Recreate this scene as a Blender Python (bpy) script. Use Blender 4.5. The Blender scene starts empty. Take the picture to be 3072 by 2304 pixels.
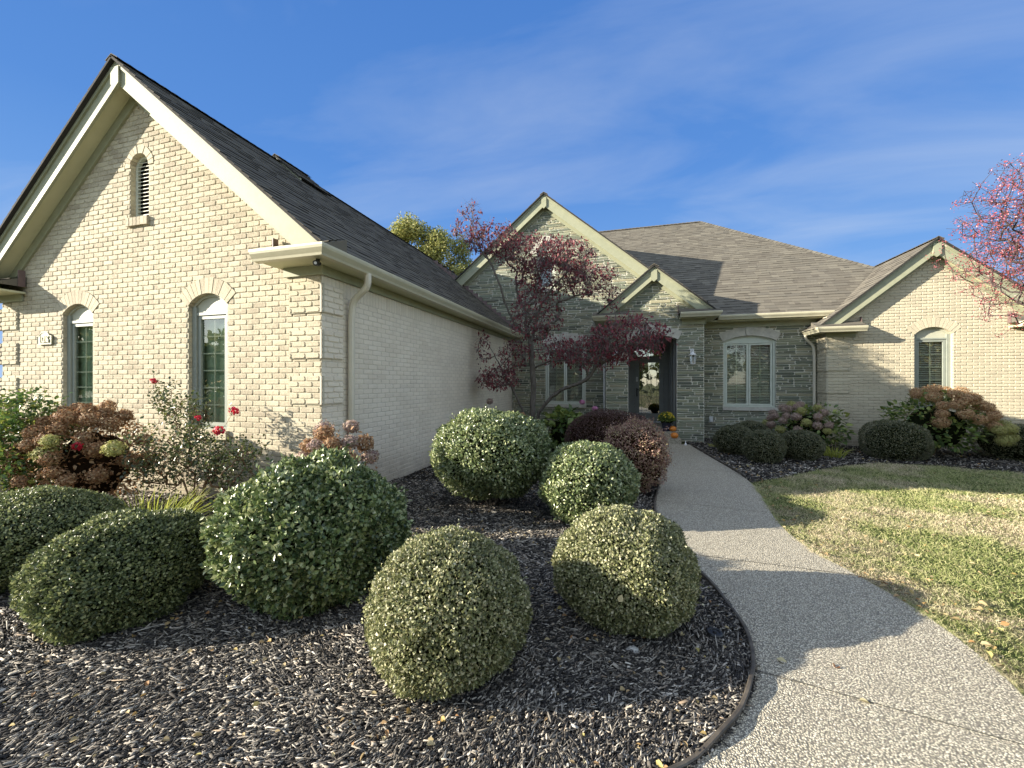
import bpy, math, random
import numpy as np
from mathutils import Vector, Quaternion
random.seed(7); rng = np.random.default_rng(11)
PI = math.pi
sc = bpy.context.scene
COL = sc.collection

# ------------------------------------------------------------------ object helpers
WO = {}
def wloc(o): return WO[o.name] if o is not None else Vector((0, 0, 0))
def link(o, parent, origin):
    COL.objects.link(o)
    if parent is not None:
        o.parent = parent; o.location = Vector(origin) - wloc(parent)
    else:
        o.location = Vector(origin)
    WO[o.name] = Vector(origin)
def tag(o, label=None, cat=None, group=None, kind=None):
    if label: o['label'] = label
    if cat: o['category'] = cat
    if group: o['group'] = group
    if kind: o['kind'] = kind
    return o
def empty(name, loc, label, cat, group=None):
    o = bpy.data.objects.new(name, None); link(o, None, loc); o.empty_display_size = .1
    return tag(o, label, cat, group)
def mesh_np(name, V, F, mats, parent=None, origin=None, mi=None, smooth=False):
    """V (n,3) array, F (m,k) array with k = 3 or 4"""
    V = np.asarray(V, dtype=np.float32); F = np.asarray(F, dtype=np.int32)
    if origin is None:
        if parent is not None: origin = wloc(parent)
        else: origin = Vector((float(V[:, 0].mean()), float(V[:, 1].mean()), float(V[:, 2].min())))
    V = V - np.array(origin, dtype=np.float32)
    me = bpy.data.meshes.new(name); k = F.shape[1]
    me.vertices.add(len(V)); me.vertices.foreach_set('co', V.ravel())
    me.loops.add(F.size); me.loops.foreach_set('vertex_index', F.ravel())
    me.polygons.add(len(F)); me.polygons.foreach_set('loop_start', np.arange(0, F.size, k, dtype=np.int32))
    if mi is not None: me.polygons.foreach_set('material_index', np.asarray(mi, dtype=np.int32))
    if smooth: me.polygons.foreach_set('use_smooth', np.ones(len(F), dtype=bool))
    for m in (mats if isinstance(mats, (list, tuple)) else [mats]): me.materials.append(m)
    me.update(calc_edges=True)
    o = bpy.data.objects.new(name, me); link(o, parent, origin); return o
class MB:
    def __init__(s): s.V = []; s.F = []; s.M = []; s.m = 0
    def add(s, vs, fs):
        n = len(s.V); s.V += [tuple(v) for v in vs]
        for f in fs: s.F.append(tuple(i + n for i in f)); s.M.append(s.m)
    def box(s, x0, x1, y0, y1, z0, z1):
        s.add([(x0,y0,z0),(x1,y0,z0),(x1,y1,z0),(x0,y1,z0),(x0,y0,z1),(x1,y0,z1),(x1,y1,z1),(x0,y1,z1)],
              [(3,2,1,0),(4,5,6,7),(0,1,5,4),(1,2,6,5),(2,3,7,6),(3,0,4,7)])
    def fbox(s, fr, s0, s1, z0, z1, d0, d1):
        P = fr.P
        s.add([P(s0,z0,d0),P(s1,z0,d0),P(s1,z0,d1),P(s0,z0,d1),P(s0,z1,d0),P(s1,z1,d0),P(s1,z1,d1),P(s0,z1,d1)],
              [(3,2,1,0),(4,5,6,7),(0,1,5,4),(1,2,6,5),(2,3,7,6),(3,0,4,7)])
    def fprism(s, fr, poly, d0, d1):
        n = len(poly)
        s.add([fr.P(a, z, d0) for a, z in poly] + [fr.P(a, z, d1) for a, z in poly],
              [tuple(range(n)), tuple(range(2*n-1, n-1, -1))] + [(i, (i+1) % n, n+(i+1) % n, n+i) for i in range(n)])
    def quad(s, a, b, c, d): s.add([a, b, c, d], [(0,1,2,3)])
    def tube(s, pts, rad, n=8, cap=True):
        pts = [Vector(p) for p in pts]
        if not isinstance(rad, (list, tuple)): rad = [rad]*len(pts)
        vs = []; fs = []; up = None
        for i, p in enumerate(pts):
            t = (pts[min(i+1, len(pts)-1)] - pts[max(i-1, 0)]).normalized()
            if up is None: up = Vector((0,0,1)) if abs(t.z) < .9 else Vector((1,0,0))
            x = t.cross(up).normalized(); y = x.cross(t).normalized(); up = y
            for k in range(n):
                a = 2*PI*k/n; vs.append(p + (x*math.cos(a) + y*math.sin(a))*rad[i])
        for i in range(len(pts)-1):
            for k in range(n): fs.append((i*n+k, i*n+(k+1) % n, (i+1)*n+(k+1) % n, (i+1)*n+k))
        if cap: fs += [tuple(range(n-1, -1, -1)), tuple(range((len(pts)-1)*n, len(pts)*n))]
        s.add(vs, fs)
    def lathe(s, c, prof, n=16, sx=1, sy=1, fn=None):
        vs = []; fs = []
        for r, z in prof:
            for k in range(n):
                a = 2*PI*k/n; q = r*(fn(a) if fn else 1)
                vs.append((c[0]+q*math.cos(a)*sx, c[1]+q*math.sin(a)*sy, c[2]+z))
        for i in range(len(prof)-1):
            for k in range(n): fs.append((i*n+k, i*n+(k+1) % n, (i+1)*n+(k+1) % n, (i+1)*n+k))
        fs += [tuple(range(n-1, -1, -1)), tuple(range((len(prof)-1)*n, len(prof)*n))]
        s.add(vs, fs)
    def sweep(s, prof, path):
        """prof: (outward, up) points; path: horizontal polyline (x,y,z), outward = right of travel; mitred"""
        path = [Vector(p) for p in path]; n = len(prof); vs = []; fs = []
        nrm = []
        for i in range(len(path)-1):
            t = path[i+1]-path[i]; nrm.append(Vector((t.y, -t.x, 0)).normalized())
        for i, p in enumerate(path):
            if i == 0: m = nrm[0]
            elif i == len(path)-1: m = nrm[-1]
            else:
                m = (nrm[i-1]+nrm[i]).normalized(); m = m/max(.3, m.dot(nrm[i]))
            for o, u in prof: vs.append(p + m*o + Vector((0,0,u)))
        for i in range(len(path)-1):
            for k in range(n): fs.append((i*n+k, i*n+(k+1) % n, (i+1)*n+(k+1) % n, (i+1)*n+k))
        fs += [tuple(range(n-1,-1,-1)), tuple(range((len(path)-1)*n, len(path)*n))]
        s.add(vs, fs)
    def build(s, name, mats, parent=None, origin=None, smooth=False, label=None):
        if origin is None:
            if parent is not None: origin = wloc(parent)
            else:
                a = np.array(s.V); origin = Vector(((a[:,0].min()+a[:,0].max())/2, (a[:,1].min()+a[:,1].max())/2, a[:,2].min()))
        origin = Vector(origin)
        me = bpy.data.meshes.new(name)
        me.from_pydata([tuple(Vector(v)-origin) for v in s.V], [], s.F)
        for m in (mats if isinstance(mats, (list, tuple)) else [mats]): me.materials.append(m)
        if any(s.M): me.polygons.foreach_set('material_index', s.M)
        if smooth:
            me.polygons.foreach_set('use_smooth', [True]*len(me.polygons))
            me.update()
            try: me.set_sharp_from_angle(angle=math.radians(35))
            except Exception: pass
        me.update()
        o = bpy.data.objects.new(name, me); link(o, parent, origin)
        if label: o['label'] = label
        return o
class Fr:
    """wall frame: s along the wall, z up, d outward"""
    def __init__(s, O, A, N): s.O, s.A, s.N = Vector(O), Vector(A), Vector(N)
    def P(s, a, z, d=0):
        p = s.O + s.A*a + s.N*d; return (p.x, p.y, p.z + z)

# ------------------------------------------------------------------ material helpers
class NT:
    def __init__(s, name):
        s.m = bpy.data.materials.new(name); s.m.use_nodes = True; s.t = s.m.node_tree; s.t.nodes.clear()
        s.out = s.n('ShaderNodeOutputMaterial')
    def n(s, typ, ins=None, **kw):
        nd = s.t.nodes.new(typ)
        for k, v in kw.items(): setattr(nd, k, v)
        for k, v in (ins or {}).items():
            sock = nd.inputs[k]
            if isinstance(v, bpy.types.NodeSocket): s.t.links.new(v, sock)
            else: sock.default_value = v
        return nd
    def noise(s, scale, detail=4, rough=.6, vec=None, dist=0):
        d = {'Scale': scale, 'Detail': detail, 'Roughness': rough, 'Distortion': dist}
        if vec is not None: d['Vector'] = vec
        return s.n('ShaderNodeTexNoise', d).outputs['Fac']
    def pos(s): return s.n('ShaderNodeNewGeometry').outputs['Position']
    def rnd(s): return s.n('ShaderNodeNewGeometry').outputs['Random Per Island']
    def scale(s, v, xyz): return s.n('ShaderNodeVectorMath', {0: v, 1: xyz}, operation='MULTIPLY').outputs[0]
    def ramp(s, f, stops, interp='LINEAR'):
        r = s.n('ShaderNodeValToRGB', {'Fac': f}); e = r.color_ramp; e.interpolation = interp
        while len(e.elements) < len(stops): e.elements.new(.5)
        for el, (p, c) in zip(e.elements, stops):
            el.position = p; el.color = (*c, 1) if len(c) == 3 else c
        return r.outputs['Color']
    def mix(s, f, a, b, mode='MIX'):
        d = s.n('ShaderNodeMix', data_type='RGBA', blend_type=mode)
        for i, v in ((0, f), (6, a), (7, b)):
            if isinstance(v, bpy.types.NodeSocket): s.t.links.new(v, d.inputs[i])
            else: d.inputs[i].default_value = v if not isinstance(v, tuple) else (*v[:3], 1)
        return d.outputs[2]
    def math(s, op, a, b=0.0, clamp=False):
        return s.n('ShaderNodeMath', {0: a, 1: b}, operation=op, use_clamp=clamp).outputs[0]
    def bump(s, h, strength=.3, dist=.01, normal=None):
        d = {'Height': h, 'Strength': strength, 'Distance': dist}
        if normal is not None: d['Normal'] = normal
        return s.n('ShaderNodeBump', d).outputs['Normal']
    def bsdf(s, col, rough=.8, normal=None, spec=.3, metal=0, **kw):
        d = {'Base Color': col if isinstance(col, bpy.types.NodeSocket) else (*col[:3], 1), 'Roughness': rough, 'Specular IOR Level': spec, 'Metallic': metal}
        d.update(kw)
        if normal is not None: d['Normal'] = normal
        b = s.n('ShaderNodeBsdfPrincipled', d); s.t.links.new(b.outputs[0], s.out.inputs[0]); return s.m
    def surf(s, sh): s.t.links.new(sh, s.out.inputs[0]); return s.m

M = {}
def m_brick(name, light, worn, amount):
    t = NT(name); p = t.pos()
    fine = t.noise(62, 6, .8, t.scale(p, (1, 1, .4)))
    big = t.noise(2.2, 3, .6, p)
    f = t.math('MULTIPLY', t.math('ADD', fine, t.math('MULTIPLY', t.math('SUBTRACT', t.rnd(), .5), .22)), t.math('ADD', big, .55))
    f = t.ramp(f, [(.44, (0,0,0)), (.70, (1,1,1))])
    f = t.math('MULTIPLY', f, amount)
    c = t.mix(f, light, worn)
    c = t.mix(t.math('MULTIPLY', t.noise(1.1, 5, .6, p), .35), c, (light[0]*.72, light[1]*.72, light[2]*.70))
    z = t.n('ShaderNodeSeparateXYZ', {0: p}).outputs[2]
    st = t.math('MULTIPLY', t.math('SUBTRACT', 1.0, t.math('DIVIDE', z, .55), True), t.noise(5, 4, .7, p))
    c = t.mix(st, c, (.20, .165, .13))
    c = t.mix(t.ramp(t.noise(3.2, 5, .7, t.scale(p, (1, 1, .35))), [(.56, (0,0,0)), (.75, (.35,.35,.35))]), c, worn)
    b = t.bump(t.noise(60, 5, .7, p), .6, .007)
    return t.bsdf(c, .85, b, .2)
M['brick'] = m_brick('painted_brick', (.555, .50, .37), (.30, .25, .185), .85)
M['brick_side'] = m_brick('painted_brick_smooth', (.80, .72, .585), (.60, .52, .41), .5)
M['brick_wing'] = m_brick('painted_brick_wing', (.56, .505, .37), (.41, .35, .26), .6)
def m_mortar(name, c):
    t = NT(name); p = t.pos()
    return t.bsdf(t.mix(t.noise(30, 5, .7, p), (c[0]*.75, c[1]*.75, c[2]*.75), c), .9, t.bump(t.noise(90, 4, .7, p), .5, .004), .1)
M['mortar'] = m_mortar('painted_mortar', (.54, .50, .385))
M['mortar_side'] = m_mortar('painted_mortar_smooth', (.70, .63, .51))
M['mortar_stone'] = m_mortar('stone_mortar', (.74, .71, .60))
def m_stone():
    t = NT('ledge_stone'); p = t.pos(); r = t.rnd()
    c = t.ramp(r, [(0, (.065,.075,.062)), (.2, (.145,.165,.125)), (.45, (.22,.245,.175)), (.65, (.30,.305,.205)), (.82, (.38,.34,.22)), (1, (.11,.125,.10))])
    c = t.mix(t.math('MULTIPLY', t.noise(14, 6, .7, t.scale(p, (1,1,3))), .5), c, (.26, .275, .20))
    c = t.mix(t.ramp(t.noise(3, 3, .6, p), [(.55, (0,0,0)), (.8, (.6,.6,.6))]), c, (.30, .24, .17))
    return t.bsdf(c, .8, t.bump(t.noise(40, 6, .75, t.scale(p, (1,1,2.5))), .7, .012), .25)
M['stone'] = m_stone()
def m_noise(name, c1, c2, scale=12, rough=.7, spec=.3, b=.2, bd=.004, metal=0, det=5, sxyz=(1,1,1)):
    t = NT(name); p = t.scale(t.pos(), sxyz); f = t.noise(scale, det, .65, p)
    return t.bsdf(t.mix(t.ramp(f, [(.3, (0,0,0)), (.7, (1,1,1))]), c1, c2), rough, t.bump(t.noise(scale*4, 4, .6, p), b, bd) if b else None, spec, metal)
M['limestone'] = m_noise('limestone', (.42,.40,.34), (.60,.57,.49), 9, .85, .2, .4, .006)
M['trim'] = m_noise('sage_cream_trim', (.285,.295,.20), (.345,.35,.24), 7, .6, .3, .25, .002)
M['soffit'] = m_noise('soffit_paint', (.50,.49,.32), (.56,.55,.37), 3, .6, .3, .1, .001)
M['gutter'] = m_noise('cream_aluminium', (.48,.455,.325), (.55,.52,.38), 5, .42, .5, .05, .001)
M['downspout'] = m_noise('downspout_paint', (.58,.53,.41), (.64,.59,.47), 5, .45, .5, .05, .001)
M['white_metal'] = m_noise('white_metal', (.66,.66,.64), (.76,.76,.74), 5, .45, .5, .05, .001)
M['frame'] = m_noise('sage_grey_frame', (.235,.26,.22), (.29,.31,.265), 6, .5, .4, .1, .001)
M['frame_light'] = m_noise('light_sage_frame', (.52,.56,.47), (.60,.63,.54), 6, .5, .4, .1, .001)
M['panel'] = m_noise('arch_panel_paint', (.40,.40,.31), (.46,.46,.36), 6, .5, .4, .1, .001)
M['door'] = m_noise('door_grey', (.24,.25,.235), (.30,.31,.29), 5, .45, .4, .1, .001)
M['door_dark'] = m_noise('porch_ceiling_brown', (.05,.042,.035), (.07,.06,.05), 5, .6, .3, .1, .001)
M['edging'] = m_noise('worn_edging', (.035,.030,.025), (.13,.11,.085), 9, .6, .4, .3, .003)
M['black'] = m_noise('black_plastic', (.012,.012,.013), (.03,.03,.03), 20, .45, .5, .2, .002)
M['flash'] = m_noise('brown_flashing', (.12,.08,.075), (.18,.12,.11), 12, .5, .5, .1, .001)
M['slat'] = m_noise('white_blind', (.78,.77,.70), (.85,.84,.78), 3, .6, .3, 0)
M['film'] = m_noise('pale_green_shade', (.32,.43,.32), (.40,.50,.38), 2.5, .8, .2, 0)
M['lead'] = m_noise('lead_came', (.10,.10,.10), (.16,.16,.155), 30, .35, .5, 0, metal=.8)
M['interior'] = m_noise('dim_interior', (.02,.02,.018), (.05,.045,.035), 2, .9, .1, 0)
M['louver'] = m_noise('louver_paint', (.52,.50,.38), (.60,.58,.46), 8, .6, .3, .1, .001)
def m_glass(name, tint, refl):
    t = NT(name)
    fr = t.n('ShaderNodeLayerWeight', {'Blend': .25}).outputs['Fresnel']
    f = t.math('ADD', t.math('MULTIPLY', fr, .8), refl, True)
    wob = t.bump(t.noise(2.2, 2, .5, t.pos()), .12, .02)
    g = t.n('ShaderNodeBsdfGlossy', {'Color': (.95,.97,.97,1), 'Roughness': .015, 'Normal': wob}).outputs[0]
    tr = t.n('ShaderNodeBsdfTransparent', {'Color': (*tint, 1)}).outputs[0]
    return t.surf(t.n('ShaderNodeMixShader', {0: f, 1: tr, 2: g}).outputs[0])
M['glass'] = m_glass('window_glass', (.80,.84,.78), .10)
M['glass_door'] = m_glass('door_glass', (.35,.36,.34), .35)
M['lamp_glass'] = m_glass('seeded_glass', (.9,.9,.88), .15)
def m_shingle(name, k, contrast=1.0):
    t = NT(name); p = t.pos(); r = t.rnd()
    q = lambda *c: tuple(x*k for x in c)
    c = t.ramp(r, [(0, q(.12,.108,.09)), (.3, q(.22,.20,.16)), (.6, q(.31,.285,.225)), (.85, q(.18,.17,.145)), (1, q(.38,.35,.275))])
    c = t.mix(.22, c, t.ramp(t.noise(260, 3, .8, p), [(.35, q(.10,.09,.08)), (.7, q(.42,.37,.31))]))
    c = t.mix(t.math('ADD', t.math('MULTIPLY', t.noise(.8, 4, .6, p), .3), .3), c, q(.22,.20,.165))
    return t.bsdf(c, .95, t.bump(t.noise(300, 3, .7, p), .5, .003), .08)
M['shingle'] = m_shingle('asphalt_shingle', .62); M['shingle_left'] = m_shingle('asphalt_shingle_shaded', .52)  # left copy of the same shingle, its slope's shade put into the colour
M['shingle_dark'] = m_noise('shingle_edge_shadow', (.028,.027,.027), (.05,.047,.045), 60, .9, .2, .3, .003)  # dark tab butts paint a shadow line under each course
def m_leaf(name, cols, rough=.4, spec=.5, trans=.25):
    t = NT(name); r = t.rnd()
    st = [(i/max(1, len(cols)-1), c) for i, c in enumerate(cols)]
    c = t.ramp(r, st)
    c = t.mix(t.math('MULTIPLY', t.noise(6, 3, .6, t.pos()), .3), c, tuple(x*.5 for x in cols[0]))
    b = t.n('ShaderNodeBsdfPrincipled', {'Base Color': c, 'Roughness': rough, 'Specular IOR Level': spec}).outputs[0]
    tl = t.n('ShaderNodeBsdfTranslucent', {'Color': c}).outputs[0]
    return t.surf(t.n('ShaderNodeMixShader', {0: trans, 1: b, 2: tl}).outputs[0])
M['box'] = m_leaf('boxwood_leaf', [(.07,.085,.035), (.15,.17,.07), (.29,.305,.13), (.47,.465,.25), (.68,.64,.43)], .42, .5)
M['box_green'] = m_leaf('boxwood_leaf_green', [(.045,.065,.028), (.11,.14,.055), (.21,.25,.095), (.46,.47,.23)], .42, .5)
M['holly'] = m_leaf('holly_leaf', [(.035,.065,.025), (.09,.14,.05), (.18,.24,.085), (.33,.39,.15), (.60,.62,.36)], .34, .6, .15)
M['holly_light'] = m_leaf('holly_leaf_light', [(.06,.10,.035), (.16,.21,.08), (.34,.40,.17), (.60,.62,.36)], .3, .8, .2)
M['box_dark'] = m_leaf('boxwood_leaf_dark', [(.05,.065,.03), (.10,.115,.055), (.18,.18,.09), (.32,.30,.18)], .38, .6)
M['barberry'] = m_leaf('bronze_leaf', [(.14,.06,.055), (.26,.13,.10), (.45,.27,.20), (.62,.45,.34), (.48,.42,.18)], .4, .5)
M['barberry_dark'] = m_leaf('dark_bronze_leaf', [(.06,.03,.03), (.10,.05,.045), (.15,.08,.07), (.17,.11,.08)], .45, .5)
M['dogwood'] = m_leaf('dark_red_leaf', [(.10,.03,.042), (.18,.045,.06), (.28,.06,.078), (.38,.08,.085), (.31,.15,.16)], .5, .4, .35)
M['hydr_green'] = m_leaf('hydrangea_leaf', [(.06,.11,.03), (.12,.19,.05), (.22,.30,.07), (.38,.42,.11)], .45, .5, .3)
M['hydr_rust'] = m_leaf('dried_rust_bloom', [(.20,.10,.05), (.34,.18,.09), (.48,.28,.15), (.60,.43,.25), (.32,.21,.13)], .7, .3, .3)
M['hydr_orange'] = m_leaf('dried_orange_bloom', [(.34,.18,.09), (.50,.30,.16), (.62,.42,.24), (.58,.46,.24)], .7, .3, .3)
M['hydr_mauve'] = m_leaf('dried_mauve_bloom', [(.30,.20,.18), (.44,.31,.28), (.56,.43,.37), (.42,.36,.20)], .7, .3, .3)
M['hydr_lime'] = m_leaf('lime_bloom', [(.30,.32,.10), (.42,.43,.15), (.50,.48,.20), (.40,.34,.16)], .7, .3, .3)
M['rose_leaf'] = m_leaf('rose_leaf', [(.03,.055,.022), (.07,.10,.04), (.12,.15,.055), (.24,.25,.07)], .32, .7, .25)
M['shrub_leaf'] = m_leaf('fresh_green_leaf', [(.04,.09,.025), (.08,.15,.035), (.14,.21,.05), (.34,.36,.07)], .35, .6, .3)
M['red_petal'] = m_leaf('red_petal', [(.40,.012,.02), (.60,.02,.05), (.55,.04,.10)], .5, .3, .3)
M['pink_petal'] = m_leaf('pink_petal', [(.62,.24,.42), (.72,.36,.52)], .5, .3, .3)
M['yellow_petal'] = m_leaf('yellow_petal', [(.70,.50,.03), (.80,.62,.05)], .5, .3, .2)
M['berry'] = m_leaf('red_berry', [(.24,.04,.05), (.38,.08,.09), (.30,.13,.13)], .35, .6, .05)
M['far_leaf'] = m_leaf('yellowing_leaf', [(.16,.19,.06), (.28,.30,.09), (.42,.41,.13), (.56,.50,.20)], .5, .4, .4)
M['lime_grass'] = m_leaf('lime_grass_blade', [(.25,.30,.05), (.40,.44,.08), (.50,.50,.14)], .5, .3, .4)
M['litter'] = m_leaf('fallen_leaf_tan', [(.28,.20,.10), (.45,.35,.18), (.55,.46,.26), (.40,.20,.08), (.50,.44,.16)], .7, .3, .15)
M['leaf_orange'] = m_leaf('fallen_leaf_orange', [(.42,.17,.05), (.50,.22,.07)], .6, .3, .1)
M['leaf_pale'] = m_leaf('fallen_leaf_pale', [(.50,.44,.24), (.58,.50,.30)], .6, .3, .1)
M['bark'] = m_noise('grey_bark', (.09,.075,.06), (.20,.18,.155), 25, .9, .1, .8, .01, sxyz=(1,1,.35))
M['twig'] = m_noise('grey_twig', (.16,.13,.12), (.28,.24,.22), 30, .8, .2, 0)
M['twig_brown'] = m_noise('brown_twig', (.14,.08,.045), (.26,.16,.09), 30, .8, .2, 0)
M['twig_dark'] = m_noise('dark_twig', (.05,.035,.035), (.10,.07,.065), 30, .8, .2, 0)
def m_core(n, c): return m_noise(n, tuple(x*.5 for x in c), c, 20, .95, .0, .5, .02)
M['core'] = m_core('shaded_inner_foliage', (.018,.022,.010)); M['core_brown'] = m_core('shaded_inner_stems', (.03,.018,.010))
M['pumpkin'] = m_noise('pumpkin_skin', (.60,.17,.02), (.72,.26,.035), 8, .45, .5, .1, .002)
M['stem'] = m_noise('pumpkin_stem', (.20,.16,.08), (.30,.24,.12), 30, .8, .2, .3, .002)
M['pot'] = m_noise('navy_pot', (.012,.014,.03), (.02,.023,.045), 8, .35, .5, .05, .001)
M['bronze'] = m_noise('plaque_paint', (.20,.205,.13), (.25,.255,.17), 20, .5, .4, .2, .001)
M['plaque_letter'] = m_noise('plaque_number', (.66,.63,.48), (.72,.69,.54), 20, .5, .4, 0)
M['rock'] = m_noise('white_rock', (.40,.39,.36), (.62,.60,.56), 20, .8, .3, .6, .01)
def m_chip():
    t = NT('weathered_wood_chip'); p = t.pos()
    c = t.ramp(t.rnd(), [(0, (.02,.019,.02)), (.28, (.045,.040,.036)), (.54, (.13,.116,.098)), (.75, (.36,.325,.27)), (.91, (.72,.66,.56)), (.95, (.34,.25,.17)), (1, (.95,.90,.80))])
    c = t.mix(t.math('MULTIPLY', t.noise(90, 4, .7, p), .6), c, (.03,.029,.028))
    return t.bsdf(c, .75, t.bump(t.noise(200, 3, .7, p), .4, .003), .3)
M['chip'] = m_chip()
M['bed'] = m_noise('mulch_floor', (.016,.013,.011), (.06,.052,.043), 45, .95, .1, 1, .03)
def m_aggregate():
    t = NT('exposed_aggregate'); p = t.pos()
    v = t.n('ShaderNodeTexVoronoi', {'Vector': p, 'Scale': 120.0, 'Randomness': 1.0}, feature='F1')
    d = v.outputs['Distance']; cr = t.n('ShaderNodeSeparateColor', {0: v.outputs['Color']}).outputs[0]
    c = t.ramp(cr, [(0, (.20,.18,.14)), (.22, (.50,.45,.34)), (.5, (.73,.655,.49)), (.8, (.88,.80,.61)), (1, (.99,.93,.76))])
    c = t.mix(t.ramp(d, [(.30, (0,0,0)), (.62, (1,1,1))]), c, (.15,.135,.105))
    c = t.mix(t.math('MULTIPLY', t.noise(1.3, 5, .6, p), .3), c, (.46,.42,.335))
    c = t.mix(t.ramp(t.noise(2.6, 6, .75, p), [(.60, (0,0,0)), (.72, (.4,.4,.4))]), c, (.27,.24,.19))
    h = t.math('SUBTRACT', 1.0, d)
    return t.bsdf(c, .75, t.bump(h, .9, .008), .35)
M['aggregate'] = m_aggregate()
M['joint'] = m_noise('joint_dark', (.07,.065,.05), (.13,.12,.10), 40, .9, .1, 0)
def lawn_mask(t):
    p = t.pos()
    a = t.noise(.85, 4, .62, p); b = t.noise(5, 3, .6, p)
    return t.ramp(t.math('ADD', a, t.math('MULTIPLY', b, .22)), [(.57, (0,0,0)), (.70, (1,1,1))])
def m_grass():
    t = NT('grass_blade'); r = t.rnd()
    g = t.ramp(r, [(0, (.11,.16,.04)), (.4, (.25,.32,.08)), (.7, (.46,.50,.17)), (1, (.72,.66,.34))])
    s = t.ramp(r, [(0, (.42,.33,.20)), (.5, (.66,.56,.37)), (1, (.84,.74,.52))])
    rr = t.ramp(r, [(.0, (0,0,0)), (.25, (0,0,0)), (.3, (1,1,1))])
    c = t.mix(t.math('MULTIPLY', t.math('ADD', t.math('MULTIPLY', lawn_mask(t), .8), .2), rr), g, s)
    b = t.n('ShaderNodeBsdfPrincipled', {'Base Color': c, 'Roughness': .5, 'Specular IOR Level': .3}).outputs[0]
    tl = t.n('ShaderNodeBsdfTranslucent', {'Color': c}).outputs[0]
    return t.surf(t.n('ShaderNodeMixShader', {0: .3, 1: b, 2: tl}).outputs[0])
M['grass'] = m_grass()
def m_lawn():
    t = NT('lawn_soil'); p = t.pos()
    c = t.mix(lawn_mask(t), (.06,.085,.025), (.33,.27,.17))
    c = t.mix(t.ramp(t.noise(40, 5, .8, p), [(.35, (0,0,0)), (.7, (1,1,1))]), t.mix(.55, c, (.03,.03,.015)), c)
    return t.bsdf(c, .95, t.bump(t.noise(60, 4, .8, p), 1, .03), .1)
M['lawn'] = m_lawn()
M['ground'] = m_noise('far_ground', (.07,.09,.03), (.16,.15,.07), 1.5, .95, .1, .5, .03)

# ------------------------------------------------------------------ camera, sun, sky
cam = bpy.data.cameras.new('camera'); co = bpy.data.objects.new('camera', cam); COL.objects.link(co)
co.location = (0, 0, 1.51); co.rotation_euler = (PI/2, 0, math.radians(16))
cam.sensor_width = 36; cam.lens = 36*1200/3072; cam.shift_y = -.0013; cam.clip_start = .05; cam.clip_end = 1500
sc.camera = co
LD = Vector((.98, .42, -.342)).normalized()
sun = bpy.data.lights.new('sun', 'SUN'); sun.energy = 14.0; sun.angle = math.radians(.53); sun.color = (1, .91, .76)
so = bpy.data.objects.new('sun', sun); COL.objects.link(so); so.rotation_euler = LD.to_track_quat('-Z', 'Y').to_euler(); so.location = (-10, -5, 12)
w = bpy.data.worlds.new('World'); sc.world = w; w.use_nodes = True
nt = w.node_tree; nt.nodes.clear()
def wn(typ, ins=None, **kw):
    nd = nt.nodes.new(typ)
    for k, v in kw.items(): setattr(nd, k, v)
    for k, v in (ins or {}).items():
        if isinstance(v, bpy.types.NodeSocket): nt.links.new(v, nd.inputs[k])
        else: nd.inputs[k].default_value = v
    return nd
sky = wn('ShaderNodeTexSky', sky_type='NISHITA', sun_disc=False, sun_elevation=math.asin(-LD.z), sun_rotation=math.atan2(-LD.x, -LD.y) % (2*PI), altitude=200, air_density=1.0, dust_density=.35, ozone_density=2.2)
tc = wn('ShaderNodeTexCoord')
sx = wn('ShaderNodeSeparateXYZ', {0: tc.outputs['Generated']})
zz = wn('ShaderNodeMath', {0: sx.outputs[2], 1: .12}, operation='ADD')
ux = wn('ShaderNodeMath', {0: sx.outputs[0], 1: zz.outputs[0]}, operation='DIVIDE')
uy = wn('ShaderNodeMath', {0: sx.outputs[1], 1: zz.outputs[0]}, operation='DIVIDE')
uv = wn('ShaderNodeCombineXYZ', {0: ux.outputs[0], 1: uy.outputs[0]})
mp = wn('ShaderNodeMapping', {'Vector': uv.outputs[0], 'Rotation': (0, 0, math.radians(-38)), 'Scale': (.55, 1.5, 1)})
n1 = wn('ShaderNodeTexNoise', {'Vector': mp.outputs[0], 'Scale': 1.5, 'Detail': 9, 'Roughness': .55, 'Distortion': .5})
mp2 = wn('ShaderNodeMapping', {'Vector': uv.outputs[0], 'Location': (3.3, 1.2, 0), 'Scale': (.35, .35, 1)})
n2 = wn('ShaderNodeTexNoise', {'Vector': mp2.outputs[0], 'Scale': 1.0, 'Detail': 3, 'Roughness': .5})
mu = wn('ShaderNodeMath', {0: n1.outputs['Fac'], 1: n2.outputs['Fac']}, operation='MULTIPLY')
cr = wn('ShaderNodeValToRGB', {'Fac': mu.outputs[0]}); cr.color_ramp.elements[0].position = .20; cr.color_ramp.elements[1].position = .42
cr.color_ramp.elements[0].color = (.0, .0, .0, 1); cr.color_ramp.elements[1].color = (.34, .34, .34, 1)
hs = wn('ShaderNodeHueSaturation', {'Color': sky.outputs[0], 'Saturation': 1.04, 'Value': 1.0})
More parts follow.
